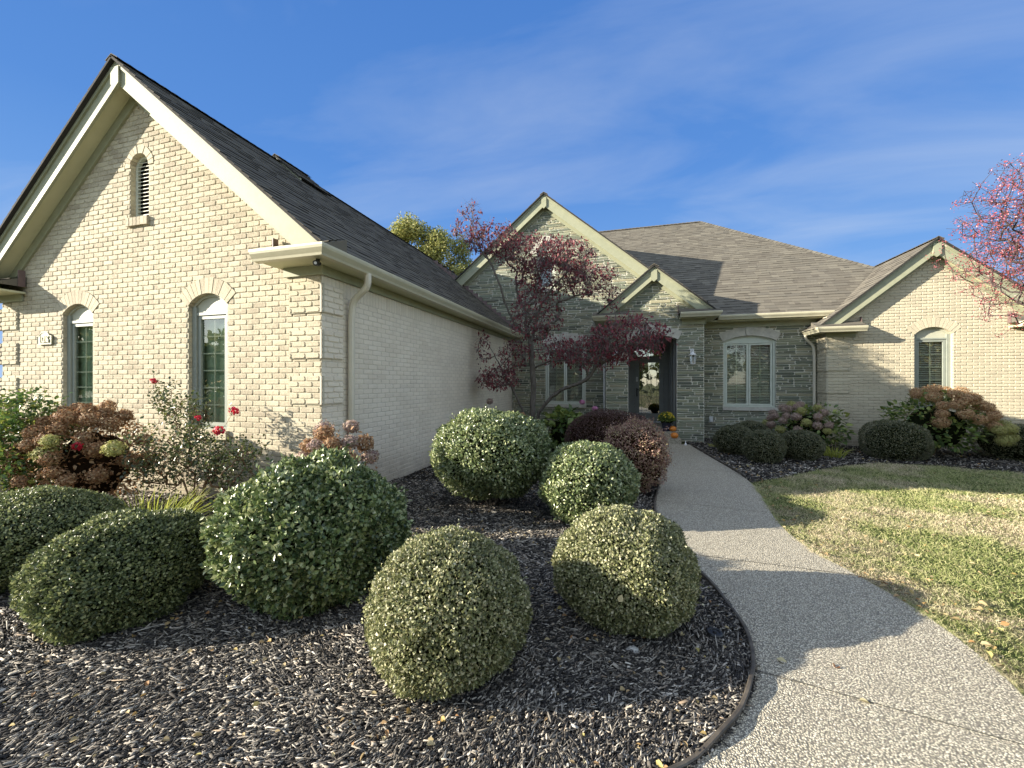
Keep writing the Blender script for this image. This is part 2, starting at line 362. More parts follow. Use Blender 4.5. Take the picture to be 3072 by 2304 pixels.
# deeper blue over the house (north), elsewhere pale warm haze added for fill light
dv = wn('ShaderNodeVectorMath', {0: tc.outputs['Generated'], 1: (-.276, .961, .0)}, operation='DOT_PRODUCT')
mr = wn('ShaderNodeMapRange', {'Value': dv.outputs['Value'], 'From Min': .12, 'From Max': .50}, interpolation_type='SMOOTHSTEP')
gr = wn('ShaderNodeValToRGB', {'Fac': sx.outputs[2]}); e = gr.color_ramp
while len(e.elements) < 4: e.elements.new(.5)
for el, p_, c_ in zip(e.elements, (0, .22, .45, .75), ((.42, .60, .86), (.19, .405, .82), (.105, .28, .70), (.07, .21, .59))): el.position = p_; el.color = (*c_, 1)
gs = wn('ShaderNodeVectorMath', {0: gr.outputs[0], 3: 2.10}, operation='SCALE')
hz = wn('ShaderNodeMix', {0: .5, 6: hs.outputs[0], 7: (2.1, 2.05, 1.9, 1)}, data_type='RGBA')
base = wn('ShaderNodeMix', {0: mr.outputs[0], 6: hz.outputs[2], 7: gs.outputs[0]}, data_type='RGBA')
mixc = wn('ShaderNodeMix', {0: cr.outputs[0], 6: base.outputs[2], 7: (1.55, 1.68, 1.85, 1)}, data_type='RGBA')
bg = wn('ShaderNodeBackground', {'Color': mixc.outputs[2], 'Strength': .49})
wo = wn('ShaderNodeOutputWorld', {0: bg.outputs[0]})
sc.view_settings.view_transform = 'Standard'; sc.view_settings.look = 'None'; sc.view_settings.exposure = 0
sc.render.engine = 'CYCLES'
sc.cycles.max_bounces = 6; sc.cycles.diffuse_bounces = 3; sc.cycles.glossy_bounces = 3; sc.cycles.transparent_max_bounces = 12

# ------------------------------------------------------------------ masonry
def subtract(iv, a, b):
    out = []
    for p, q in iv:
        if b <= p or a >= q: out.append((p, q)); continue
        if a > p: out.append((p, a))
        if b < q: out.append((b, q))
    return out
def arch_geo(o):
    R = (o['w']**2 + o['rise']**2)/(2*o['rise']); zc = o['zs'] + o['rise'] - R; return R, zc, math.asin(min(1, o['w']/R))
def cut_outer(o, z):
    if z < o['z0'] or z > o['zs'] + o['rise'] + o['t']: return None
    if z <= o['zs']: return o['w']
    R, zc, th = arch_geo(o)
    q = (R+o['t'])**2 - (z-zc)**2
    if q <= 0: return None
    lim = (z-zc)*math.tan(th) if th < 1.5 else 9
    return min(math.sqrt(q), lim)
def cut_inner(o, z, h):
    zb = z - h/2
    if z + h/2 < o['z0'] or zb > o['zs']+o['rise']: return None
    if zb <= o['zs']: return o['w']
    R, zc, th = arch_geo(o); q = R*R-(zb-zc)**2
    return math.sqrt(q) if q > 0 else None
def block(mb, fr, s0, s1, z0, z1, d1, inset=.006, ch=.012, jit=.0015, db=0.0):
    ch = min(ch, (s1-s0)*.3, (z1-z0)*.35); j = lambda: random.uniform(-jit, jit)
    def ring(i, d):
        a, b, c, e = s0+i, s1-i, z0+i, z1-i
        pts = [(a+ch, c), (b-ch, c), (b, c+ch), (b, e-ch), (b-ch, e), (a+ch, e), (a, e-ch), (a, c+ch)]
        return [fr.P(x+j(), z+j(), d+j()*.7) for x, z in pts]
    vs = ring(0, db) + ring(0, d1*.6) + ring(inset, d1)
    fs = []
    for r in range(2):
        for k in range(8): fs.append((r*8+k, r*8+(k+1) % 8, (r+1)*8+(k+1) % 8, (r+1)*8+k))
    fs.append(tuple(range(16, 24)))
    mb.add(vs, fs)
CH = .0677
def bricks(mb, fr, ivf, z0, z1, openings=(), depth=.012, skip=None, db=0.0, soldier=None, L=.203, cap=None):
    i = 0; z = z0
    while z < z1 - .01:
        if soldier and abs(z-soldier) < .01:
            h = 3*CH
        else: h = CH
        zm = z + h/2
        iv = ivf(zm); ivb = list(iv)
        for o in openings:
            c = cut_outer(o, zm)
            if c is None and h > CH: c = None
            if c is not None: iv = subtract(iv, o['cx']-c, o['cx']+c)
            c = cut_inner(o, zm, h)
            if c is not None: ivb = subtract(ivb, o['cx']-c, o['cx']+c)
        mb.m = 1
        for a, b in ivb:
            mb.quad(fr.P(a, z, db), fr.P(b, z, db), fr.P(b, z+h, db), fr.P(a, z+h, db))
        mb.m = 0
        pit = L if h == CH else CH
        for a, b in iv:
            off = (i % 2)*pit/2 if h == CH else 0
            k = math.floor((a-off)/pit); s = k*pit+off
            while s < b:
                p, q = max(a, s)+.0045, min(b, s+pit)-.0045
                if q-p > .02 and not (skip and skip((p+q)/2, zm)):
                    block(mb, fr, p, q, z+.0045, z+h-.0045, db+depth*random.uniform(.75, 1.15), db=db)
                s += pit
        z += h; i += 1
def ring_arch(mb, fr, o, n, d0=-.1, d1=.014, gap=.008, keys=()):
    R, zc, th = arch_geo(o)
    edges = np.linspace(-th, th, n+1)
    for k in range(n):
        g = gap/(R+o['t']); a0, a1 = edges[k]+g/2, edges[k+1]-g/2
        t1 = o['t']*(1.0 if k not in keys else 1.12); dd = d1 + (.02 if k in keys else 0)
        m = 3 if n > 6 else 10
        aa = np.linspace(a0, a1, m)
        jj = random.uniform(-.004, .004)
        inner = [(o['cx']+R*math.sin(a), zc+R*math.cos(a)) for a in aa]
        outer = [(o['cx']+(R+t1+jj)*math.sin(a), zc+(R+t1+jj)*math.cos(a)) for a in aa[::-1]]
        mb.fprism(fr, inner+outer, d0, dd + (random.uniform(-.003, .003)))
def reveal(mb, fr, o, d=-.1):
    R, zc, th = arch_geo(o)
    for sg in (-1, 1):
        x = o['cx']+sg*o['w']
        z = o['z0']; k = 0
        while z < o['zs']-.01:
            z2 = min(z+CH, o['zs'])
            x0, x1 = sorted((x, x+sg*.01))
            mb.fbox(fr, x0, x1, z+.003, z2-.003, d, -.001); z = z2
        x0, x1 = sorted((x+sg*.006, x+sg*.05)); mb.fbox(fr, x0, x1, o['z0'], o['zs'], d, -.004)
    mb.fbox(fr, o['cx']-o['w'], o['cx']+o['w'], o['z0']-.05, o['z0'], d, -.002)
def stones(mb, fr, ivf, z0, z1, openings=(), depth=.016):
    z = z0
    while z < z1-.02:
        h = random.choice([.04, .048, .055, .065, .075, .085]); h = min(h, z1-z); zm = z+h/2
        iv = ivf(zm); ivb = list(iv)
        for o in openings:
            c = cut_outer(o, zm)
            if c is not None: iv = subtract(iv, o['cx']-c, o['cx']+c)
            c = cut_inner(o, zm, h)
            if c is not None: ivb = subtract(ivb, o['cx']-c, o['cx']+c)
        mb.m = 1
        for a, b in ivb: mb.quad(fr.P(a, z, 0), fr.P(b, z, 0), fr.P(b, z+h, 0), fr.P(a, z+h, 0))
        mb.m = 0
        for a, b in iv:
            s = a - random.uniform(0, .2)
            while s < b:
                ln = random.choice([.12, .18, .26, .34, .42, .52, .62])*random.uniform(.85, 1.15)
                p, q = max(a, s), min(b, s+ln)
                if b-q < .06: q = b
                g = random.uniform(.006, .012)
                if q-p > .04:
                    if h > .08 and random.random() < .35:
                        sp = h*random.uniform(.4, .6)
                        for c0, c1 in ((z, z+sp), (z+sp, z+h)):
                            block(mb, fr, p+g, q-g, c0+g*.7, c1-g*.7, depth*random.uniform(.5, 1.3), .007, .014, .004)
                    else:
                        block(mb, fr, p+g, q-g, z+g*.8, z+h-g*.8, depth*random.uniform(.5, 1.4), .008, .016, .0045)
                s = q if q < b else b
        z += h

# ------------------------------------------------------------------ roofs
def shingle_plane(V, F, eave0, A, U, Nn, S, lim):
    """tabs on a slope: eave0 origin, A along, U up-slope, Nn normal; lim(s) -> (a0, a1)"""
    e0, A, U, Nn = [np.array(v, dtype=float) for v in (eave0, A, U, Nn)]
    ex = .143; k = 0; s = -.02
    while s < S:
        s2 = min(s+ex+.02, S); a0, a1 = lim(max(s, 0)); b0, b1 = lim(min(s2, S))
        a = min(a0, b0) - random.uniform(0, .3)
        end = max(a1, b1)
        while a < end:
            wd = random.choice([.12, .17, .22, .28, .33]); a2 = a+wd
            th = random.choice([.007, .010, .015])
            p0, p1 = np.clip([a, a2], a0, a1); q0, q1 = np.clip([a, a2], b0, b1)
            if p1-p0 > .004 or q1-q0 > .004:
                n = len(V)
                bs = s + random.uniform(-.003, .003)
                for (aa, ss, nn) in ((p0, bs, 0), (p1, bs, 0), (p0, bs, th), (p1, bs, th), (q0, s2, .002), (q1, s2, .002)):
                    V.append(e0 + A*aa + U*ss + Nn*nn)
                F += [(n, n+1, n+3, n+2), (n+2, n+3, n+5, n+4), (n, n+2, n+4, n), (n+1, n+5, n+3, n+1)]
            a = a2
        s += ex; k += 1
def roof_obj(name, planes, parent, label, caps=(), mat='shingle'):
    V = []; F = []
    for p in planes: shingle_plane(V, F, *p)
    F = [f if f[0] != f[3] else (f[0], f[1], f[2], f[2]) for f in F]
    mb = MB()
    mb.V = [tuple(v) for v in V]
    for f in F:
        g = f if len(set(f)) == 4 else tuple(dict.fromkeys(f)); mb.F.append(g); mb.M.append(1 if len(g) == 4 and g[1] == g[0]+1 and g[3] == g[0]+2 and g[2] == g[0]+3 and not mb.M[-1:] == [1] else 0)
    mb.m = 1
    for (e0, A, U, Nn, S, lim) in planes:       # the deck: a thin slab under the tabs
        e0, A, U, Nn = map(Vector, (e0, A, U, Nn))
        a0, a1 = lim(0); b0, b1 = lim(S)
        q = [e0+A*a0, e0+A*a1, e0+A*b1+U*S, e0+A*b0+U*S]
        mb.add([v - Nn*.001 for v in q] + [v - Nn*.024 for v in q], [(0,1,2,3), (7,6,5,4), (0,4,5,1), (1,5,6,2), (2,6,7,3), (3,7,4,0)])
    o = mb.build(name, [M[mat], M['shingle_dark']], parent, label=label)
    for c0, c1 in caps:                          # ridge and hip caps
        c0, c1 = Vector(c0), Vector(c1); L = (c1-c0).length; t = (c1-c0)/L; sd = t.cross(Vector((0,0,1))).normalized(); up = sd.cross(t)
        cb = MB(); k = 0; s = 0
        while s < L-.02:
            e = min(s+.19, L); h0, h1 = .030, .016
            P = lambda q, a, hh: c0 + t*q + sd*a + up*(hh - abs(a)*.62)
            a = .115
            cb.add([P(s,-a,h0), P(s,0,h0), P(s,a,h0), P(e,-a,h1), P(e,0,h1), P(e,a,h1), P(s,-a,h0-.012), P(s,0,h0-.012), P(s,a,h0-.012)],
                   [(0,1,4,3), (1,2,5,4), (0,6,7,1), (1,7,8,2)])
            s += .143
        cb.build('ridge_cap', M[mat], o)
    return o
SL = .8333; HL = math.sqrt(1+SL*SL); cU, sU = 1/HL, SL/HL
def gable_planes(xl, xr, ze, y0, y1, left=True, right=True):
    cx = (xl+xr)/2; S = (xr-xl)/2*HL; out = []
    if right: out.append(((xr, y0, ze), (0,1,0), (-cU,0,sU), (sU,0,cU), S, lambda s: (0, y1-y0)))
    if left: out.append(((xl, y0, ze), (0,1,0), (cU,0,sU), (-sU,0,cU), S, lambda s: (0, y1-y0)))
    return out
def gable_trim(house, xl, xr, ze, yw, yb, bh, so, fh, label, zcut=None, drop_left=0, drop_right=0):
    """rake boards, soffits and friezes of a gable whose wall is at yw and boards at yb; offsets measured vertically from the roof"""
    cx = (xl+xr)/2; run = (xr-xl)/2; zr = ze+run*SL; sb = .031
    def strip(mb, sg, o0, o1, ya, y2, x_end, zc_):
        xt = min(x_end, (zr-o0-zc_)/SL); xb = min(x_end, (zr-o1-zc_)/SL)
        pts = [(0, zr-o0), (xt, zr-o0-SL*xt), (xb, zr-o1-SL*xb), (0, zr-o1)]
        vs = [(cx+sg*x, y, z) for y in (ya, y2) for x, z in pts]
        mb.add(vs, [(0,1,2,3), (7,6,5,4), (0,4,5,1), (1,5,6,2), (2,6,7,3), (3,7,4,0)])
    for sg, drop in ((-1, drop_left), (1, drop_right)):
        e = run - .02 - drop
        mb = MB(); strip(mb, sg, sb, bh, yb, yb+.032, e, ze+.035); strip(mb, sg, sb, .085, yb-.022, yb, e, ze+.035); mb.build('rake_board', M['trim'], house)
        mb = MB(); strip(mb, sg, so, so+.012, yb+.032, yw, e, ze+.04); mb.build('soffit', M['soffit'], house)
        mb = MB(); strip(mb, sg, so+.014, so+.014+fh, yw-.035, yw+.001, e, ze+.0); mb.build('frieze', M['trim'], house)
    mb = MB(); fr = Fr((cx, yb, 0), (1,0,0), (0,-1,0))
    mb.fprism(fr, [(-.075, zr-.12), (.075, zr-.12), (.075, zr-bh-.02), (0, zr-bh-.085), (-.075, zr-bh-.02)], .001, .034)
    mb.build('peak_block', M['trim'], house)
GUT = [(0, 0), (.075, 0), (.085, .025), (.10, .045), (.118, .07), (.125, .095), (.125, .118), (.112, .122), (.112, .108), (.0, .108)]
def gutter(house, path, label=None):
    mb = MB(); mb.sweep(GUT, path); return mb.build('gutter', M['gutter'], house, label=label)
def pipe(house, pts, r=.036, mat='downspout', name='downspout', label=None, parent=None):
    """rectangular-ish downspout along a path with short bends"""
    P = [Vector(p) for p in pts]; out = [P[0]]
    for i in range(1, len(P)-1):
        a = (P[i-1]-P[i]); b = (P[i+1]-P[i]); q = min(.09, a.length*.45, b.length*.45)
        a.normalize(); b.normalize()
        for u in (0, .25, .5, .75, 1):
            s0 = P[i]+a*q; s2 = P[i]+b*q
            out.append(s0*(1-u)**2 + P[i]*2*u*(1-u) + s2*u*u)
    out.append(P[-1])
    mb = MB(); mb.tube(out, r, 8); o = mb.build(name, M[mat], parent or house, label=label)
    return o

# ------------------------------------------------------------------ windows
def arch_window(house, fr, o, label, zt, ncol=1, depth=-.10, casing=.06, blind=True, glass='glass', fmat='frame', sash_m=None, muntin=None, film=False, sill=None):
    w = o['w']; cx = o['cx']; R, zc, th = arch_geo(o); sash_m = sash_m or fmat
    mb = MB()
    for sg in (-1, 1):
        x0, x1 = sorted((cx+sg*(w-.002), cx+sg*(w-casing))); mb.fbox(fr, x0, x1, o['z0'], o['zs']-.002, depth-.02, depth+.055)
    mb.fbox(fr, cx-w+casing, cx+w-casing, zt-.001, zt+.035, depth-.02, depth+.05)
    mb.fbox(fr, cx-w+casing, cx+w-casing, o['z0']+.001, o['z0']+.04, depth-.02, depth+.05)
    wi = mb.build('window', M[fmat], house, label=label)
    mb = MB(); n = 14
    arc = [(cx+R*math.sin(a), zc+R*math.cos(a)-.001) for a in np.linspace(th, -th, n)]
    mb.fprism(fr, [(cx-w+.003, zt+.037), (cx+w-.003, zt+.037)] + arc, depth-.022, depth+.028)
    # raised bead following the arch
    Ri = R-.035
    arc2 = [(cx+Ri*math.sin(a), zc+Ri*math.cos(a)) for a in np.linspace(-th*.93, th*.93, n)]
    for k in range(n-1):
        (xa, za), (xb, zb) = arc2[k], arc2[k+1]; (xc, zd), (xd, ze_) = arc[n-1-k], arc[n-2-k]
        mb.fprism(fr, [(xa, za), (xb, zb), (xd, ze_-.001), (xc, zd-.001)], depth+.029, depth+.05)
    mb.build('arch_panel', M['panel' if fmat == 'frame' else 'frame_light'], wi)
    a0, a1 = cx-w+casing+.004, cx+w-casing-.004; W = (a1-a0)/ncol; b0, b1 = o['z0']+.045, zt-.006; sw = .045
    for c in range(ncol):
        p, q = a0+c*W+.004, a0+(c+1)*W-.004
        mb = MB()
        mb.fbox(fr, p, p+sw, b0, b1, depth-.01, depth+.035); mb.fbox(fr, q-sw, q, b0, b1, depth-.01, depth+.035)
        mb.fbox(fr, p+sw, q-sw, b0, b0+sw, depth-.01, depth+.034); mb.fbox(fr, p+sw, q-sw, b1-sw, b1, depth-.01, depth+.034)
        mb.build('sash', M[sash_m], wi)
        mb = MB(); mb.quad(fr.P(p+sw, b0+sw, depth+.012), fr.P(q-sw, b0+sw, depth+.012), fr.P(q-sw, b1-sw, depth+.012), fr.P(p+sw, b1-sw, depth+.012)); mb.build('pane', M[glass], wi)
        if muntin:
            cols, rows = muntin; mb = MB()
            for k in range(1, cols):
                x = p+sw+(q-p-2*sw)*k/cols; mb.fbox(fr, x-.009, x+.009, b0+sw, b1-sw, depth-.006, depth+.006)
            for k in range(1, rows):
                z = b0+sw+(b1-b0-2*sw)*k/rows; mb.fbox(fr, p+sw, q-sw, z-.008, z+.008, depth-.005, depth+.0075)
            mb.build('muntin', M['frame_light'], wi)
        if blind:
            mb = MB(); z = b0+sw+.02
            while z < b1-sw:
                t_ = .011
                mb.add([fr.P(p+sw*.6, z-t_, depth-.03), fr.P(q-sw*.6, z-t_, depth-.03), fr.P(q-sw*.6, z+t_, depth-.07), fr.P(p+sw*.6, z+t_, depth-.07),
                        fr.P(p+sw*.6, z-t_+.003, depth-.03), fr.P(q-sw*.6, z-t_+.003, depth-.03), fr.P(q-sw*.6, z+t_+.003, depth-.07), fr.P(p+sw*.6, z+t_+.003, depth-.07)],
                       [(0,1,2,3), (4,5,6,7), (0,1,5,4), (2,3,7,6)])
                z += .042
            mb.build('blind', M['slat'], wi)
    mb = MB()
    dd = depth-.05 if film else depth-.5
    mb.quad(fr.P(cx-w-.05, o['z0']-.05, dd), fr.P(cx+w+.05, o['z0']-.05, dd), fr.P(cx+w+.05, o['zs']+o['rise'], dd), fr.P(cx-w-.05, o['zs']+o['rise'], dd))
    mb.build('shade' if film else 'interior', M['film' if film else 'interior'], wi)
    return wi

# ================================================================== THE HOUSE
house = empty('brick_house', (-3.4, 8, 0), 'painted brick and grey ledgestone single storey house with several steep gables and brown shingle roofs', 'house')
X0, X1, YG = -9.58, -3.44, 3.9                      # garage gable wall
GE, GL_, GR_ = 2.97, -9.90, -3.10; GC = -6.5; GZ = GE+(GR_-GC)*SL
fg = Fr((0, YG, 0), (1,0,0), (0,-1,0)); fs_ = Fr((X1, 0, 0), (0,1,0), (1,0,0)); fl_ = Fr((X0, 0, 0), (0,1,0), (-1,0,0))
win_l = dict(cx=-7.77, w=.335, z0=.90, zs=2.515, rise=.155, t=.20); win_r = dict(cx=-5.225, w=.335, z0=.90, zs=2.515, rise=.155, t=.20)
vent = dict(cx=-6.475, w=.18, z0=3.79, zs=4.50, rise=.179, t=.10)
def giv(z):
    a, b = X0, X1
    if z > 2.9:
        h = (GZ-.06-z)/SL; a, b = max(a, GC-h), min(b, GC+h)
    return [(a, b)] if b-a > .03 else []
mb = MB(); bricks(mb, fg, giv, 0, GZ-.05, [win_l, win_r, vent], depth=.0085)
for o in (win_l, win_r): ring_arch(mb, fg, o, 13)
ring_arch(mb, fg, vent, 11)
for o in (win_l, win_r, vent): reveal(mb, fg, o)
mb.build('wall', [M['brick'], M['mortar']], house, label='weathered cream brick front wall of the left gable wing')
mb = MB(); bricks(mb, fs_, lambda z: [(YG-.008, 12.05)], 0, 2.84, depth=.005, soldier=round(38*CH, 6))
mb.build('wall', [M['brick_side'], M['mortar_side']], house, label='smooth painted brick side wall under the long gutter')
mb = MB(); bricks(mb, fl_, lambda z: [(YG, 7)], 0, 2.84, depth=.009)
mb.build('wall', [M['brick_side'], M['mortar_side']], house)
# quoins: five courses proud, three back
def quoin(side, ztop):
    for fr, p, q, mA, moA in side:
        k = 0
        while True:
            mb = MB(); zb = .17 + k*.5416
            if zb > ztop: break
            zt = min(zb+5*CH, ztop)
            bricks(mb, fr, lambda z: [(p, q)], zb, zt, depth=.010, db=.022)
            mb.m = 1
            for zz in (zb, zt): mb.quad(fr.P(p, zz, 0), fr.P(q, zz, 0), fr.P(q, zz, .0225), fr.P(p, zz, .0225))
            for ss in (p, q): mb.quad(fr.P(ss, zb, 0), fr.P(ss, zt, 0), fr.P(ss, zt, .0225), fr.P(ss, zb, .0225))
            mb.m = 0; k += 1
            mb.build('quoin', [M[mA], M[moA]], house)
quoin(((fg, -3.90, X1+.034, 'brick', 'mortar'), (fs_, YG-.034, YG+.34, 'brick_side', 'mortar_side')), 2.76)
quoin(((fg, X0-.034, X0+.42, 'brick', 'mortar'), (fl_, YG-.034, YG+.4, 'brick_side', 'mortar_side')), 2.76)
# brick sills
for o in (win_l, win_r, vent):
    mb = MB(); n = max(4, int((2*o['w']+.06)/.068)); W = (2*o['w']+.06)/n
    for k in range(n):
        a = o['cx']-o['w']-.03+k*W; mb.fbox(fg, a+.004, a+W-.004, o['z0']-.115 + random.uniform(-.003, .003), o['z0']-.002, -.1, .045+random.uniform(-.003, .003))
    mb.build('sill', M['brick'], house)
for o, lb in ((win_l, 'narrow arched window nearer the house number plaque'), (win_r, 'narrow arched window nearer the wing corner')):
    arch_window(house, fg, o, lb, 2.40, 1, -.10, .075, blind=False, muntin=(2, 6), film=True)
# louvred vent
R, zc, th = arch_geo(vent); mb = MB()
arcO = [(vent['cx']+R*math.sin(a), zc+R*math.cos(a)) for a in np.linspace(th, -th, 15)]
arcI = [(vent['cx']+(R-.035)*math.sin(a), zc+(R-.035)*math.cos(a)) for a in np.linspace(th, -th, 15)]
for k in range(14): mb.fprism(fg, [arcO[k], arcO[k+1], arcI[k+1], arcI[k]], -.1, -.06)
for sg in (-1, 1):
    a, b = sorted((vent['cx']+sg*.179, vent['cx']+sg*.145)); mb.fbox(fg, a, b, 3.79, 4.50, -.1, -.06)
ve = mb.build('vent', M['frame_light'], house, label='arched louvred attic vent high in the left gable')
mb = MB(); z = 3.80
while z < 4.64:
    hw = .144 if z < 4.5 else math.sqrt(max(0, .144**2-(z-4.5)**2))
    if hw > .02:
        c = vent['cx']; mb.add([fg.P(c-hw, z, -.062), fg.P(c+hw, z, -.062), fg.P(c+hw, z+.035, -.10), fg.P(c-hw, z+.035, -.10), fg.P(c-hw, z+.010, -.062), fg.P(c+hw, z+.010, -.062)], [(0,1,2,3), (0,1,5,4), (4,5,2,3)])
    z += .052
mb.build('louver', M['louver'], ve)
mb = MB(); mb.quad(fg.P(-6.68, 3.75, -.13), fg.P(-6.27, 3.75, -.13), fg.P(-6.27, 4.7, -.13), fg.P(-6.68, 4.7, -.13)); mb.build('backing', M['interior'], ve)

# garage roof
roof_obj('roof', gable_planes(GL_, GR_, GE, 3.59, 14.5), house, 'long dark shingle roof of the left wing', caps=[((GC, 3.59, GZ), (GC, 14.5, GZ))], mat='shingle_left')
gable_trim(house, GL_, GR_, GE, YG, 3.66, .32, .25, .17, 'left wing')
# raised second roof section showing over the ridge
roof_obj('roof', gable_planes(GC-.62, GC+.56, GZ-.39, 6.15, 7.0), house, 'short raised ridge section behind the front gable', caps=[((GC-.03, 6.15, GZ-.39+.59*SL), (GC-.03, 7.0, GZ-.39+.59*SL))], mat='shingle_left')
mb = MB()
for sg in (-1, 1):
    zr = GZ-.39+.59*SL; vs = []
    for y in (6.17, 6.20):
        for (x, z) in ((0, zr-.026), (.59, zr-.59*SL-.026), (.59, zr-.59*SL-.16), (0, zr-.16)): vs.append((GC-.03+sg*x, y, z))
    mb.add(vs, [(0,1,2,3), (7,6,5,4), (0,4,5,1), (1,5,6,2), (2,6,7,3), (3,7,4,0)])
mb.build('rake_board', M['trim'], house)
def shelf_roof(x0, x1, yf, yw, z, nm_right=True):
    """little hipped shingle cap over an eave return"""
    h = .16; mb = MB()
    k = 0; n = 2
    mb.add([(x0, yf, z), (x1, yf, z), (x1, yw, z+h), (x0, yw, z+h), (x0, yf, z-.015), (x1, yf, z-.015)], [(0,1,2,3), (0,1,5,4)])
    e = x0-.001 if not nm_right else x1+.001
    mb.add([(x0, yf, z), (x0, yw, z), (x0, yw, z+h)], [(0,1,2)]); mb.add([(x1, yf, z), (x1, yw, z), (x1, yw, z+h)], [(0,1,2)])
    for f in (.36, .68):
        yy = yf+(yw-yf)*f; zz = z+h*f
        mb.add([(x0, yy-.05, zz-.012), (x1, yy-.05, zz-.012), (x1, yy-.05, zz-.002), (x0, yy-.05, zz-.002), (x0, yy+.1, zz+.05), (x1, yy+.1, zz+.05)], [(0,1,2,3), (3,2,5,4)])
    mb.build('return_roof', M['shingle'], house)
    mb = MB()
    if nm_right: mb.box(x0-.012, x0, yw-.09, yw-.012, z, z+h+.09)
    else: mb.box(x1, x1+.012, yw-.09, yw-.012, z, z+h+.09)
    mb.build('flashing', M['flash'], house)
def eave_box(x0, x1, y0, y1, z0, z1):
    mb = MB(); mb.box(x0, x1, y0, y1, z0, z1); mb.build('soffit', M['soffit'], house)
GT = 2.872                                           # bottom of garage gutter
gutter(house, [(-4.05, 3.60, GT), (-3.19, 3.60, GT), (-3.19, 11.98, GT)][::1], 'long cream gutter along the left wing')
gutter(house, [(GL_+.09, 7.0, GT), (GL_+.09, 3.60, GT), (-8.95, 3.60, GT)])
eave_box(-4.04, -3.195, 3.605, 3.895, 2.885, 2.915); eave_box(-3.428, -3.195, 3.897, 11.93, 2.885, 2.915)
eave_box(GL_+.095, -8.96, 3.605, 3.885, 2.885, 2.915)
shelf_roof(-4.05, -3.08, 3.50, 3.885, 2.985, True); shelf_roof(GL_, -8.95, 3.50, 3.885, 2.985, False)
mb = MB(); mb.box(-3.97, X1+.037, YG-.036, YG-.013, 2.775, 2.884); mb.box(X1+.012, X1+.035, YG-.012, 11.93, 2.775, 2.884); mb.build('frieze', M['trim'], house)
mb = MB(); mb.box(X0-.03, -9.02, YG-.036, YG-.013, 2.775, 2.884); mb.build('frieze', M['trim'], house)
pipe(house, [(-3.13, 4.34, 2.88), (-3.13, 4.34, 2.72), (-3.35, 4.34, 2.55), (-3.375, 4.34, 2.30), (-3.375, 4.34, .1)], .042, label='cream downspout near the wing corner')

# ---------------- stone front
YS = 11.95
fst = Fr((0, YS, 0), (1,0,0), (0,-1,0)); YP = 11.0; fp = Fr((0, YP, 0), (1,0,0), (0,-1,0))
BC, BZ = -2.38, 7.17; BR_ = 2.23; BE = BZ-(BR_-BC)*SL; BL_ = 2*BC-BR_
sw_l = dict(cx=-1.77, w=.60, z0=.86, zs=2.62, rise=.13, t=.24); sw_r = dict(cx=3.125, w=.615, z0=.86, zs=2.62, rise=.14, t=.24)
attic = dict(cx=-2.36, w=.28, z0=4.35, zs=5.45, rise=.27, t=.2)
def siv(z):
    if z < 3.2: return [(X1+.02, 4.68)]
    h = (BZ-.06-z)/SL; return [(BC-h, BC+h)] if h > .05 else []
def siv2(z):
    iv = siv(z); return subtract(iv, -.52, 1.86) if z < 3.9 else iv
mb = MB(); stones(mb, fst, siv2, 0, BZ-.1, [sw_l, sw_r, attic])
for o in (sw_l, sw_r, attic): reveal(mb, fst, o)
mb.build('wall', [M['stone'], M['mortar_stone']], house, label='grey ledgestone front wall with the tall gable')
for o, n in ((sw_l, 3), (sw_r, 3), (attic, 3)):
    mb = MB(); R, zc, th = arch_geo(o)
    kw = .075/R if n == 3 else .1
    for (a0, a1, t1, dd) in ((-th-.02, -kw, o['t'], .028), (-kw, kw, o['t']*1.14, .05), (kw, th+.02, o['t'], .028)):
        a0 += .004; a1 -= .004; aa = np.linspace(a0, a1, 12 if t1 == o['t'] else 4)
        tt = lambda a: t1*(1-.12*abs(a)/th) if t1 == o['t'] else t1
        inner = [(o['cx']+R*math.sin(a), zc+R*math.cos(a)) for a in aa]; outer = [(o['cx']+(R+tt(a))*math.sin(a*(1.0 if t1 == o['t'] else 1.25)), zc+(R+tt(a))*math.cos(a)) for a in aa[::-1]]
        mb.fprism(fst, inner+outer, -.1, dd)
    mb.build('arch_stone', M['limestone'], house)
for o in (sw_l, sw_r, attic):
    mb = MB(); mb.fbox(fst, o['cx']-o['w']-.03, o['cx']+o['w']+.03, o['z0']-.09, o['z0']-.001, -.1, .06); mb.build('sill', M['limestone'], house)
arch_window(house, fst, sw_l, 'double casement window behind the red dogwood', 2.56, 2, -.09, .05, True, fmat='frame_light', muntin=(2, 1))
arch_window(house, fst, sw_r, 'double casement window right of the entrance', 2.56, 2, -.09, .05, True, fmat='frame_light', muntin=(2, 1))
arch_window(house, fst, attic, 'small round topped attic window behind the dogwood crown', 5.40, 1, -.09, .05, True, fmat='frame_light')
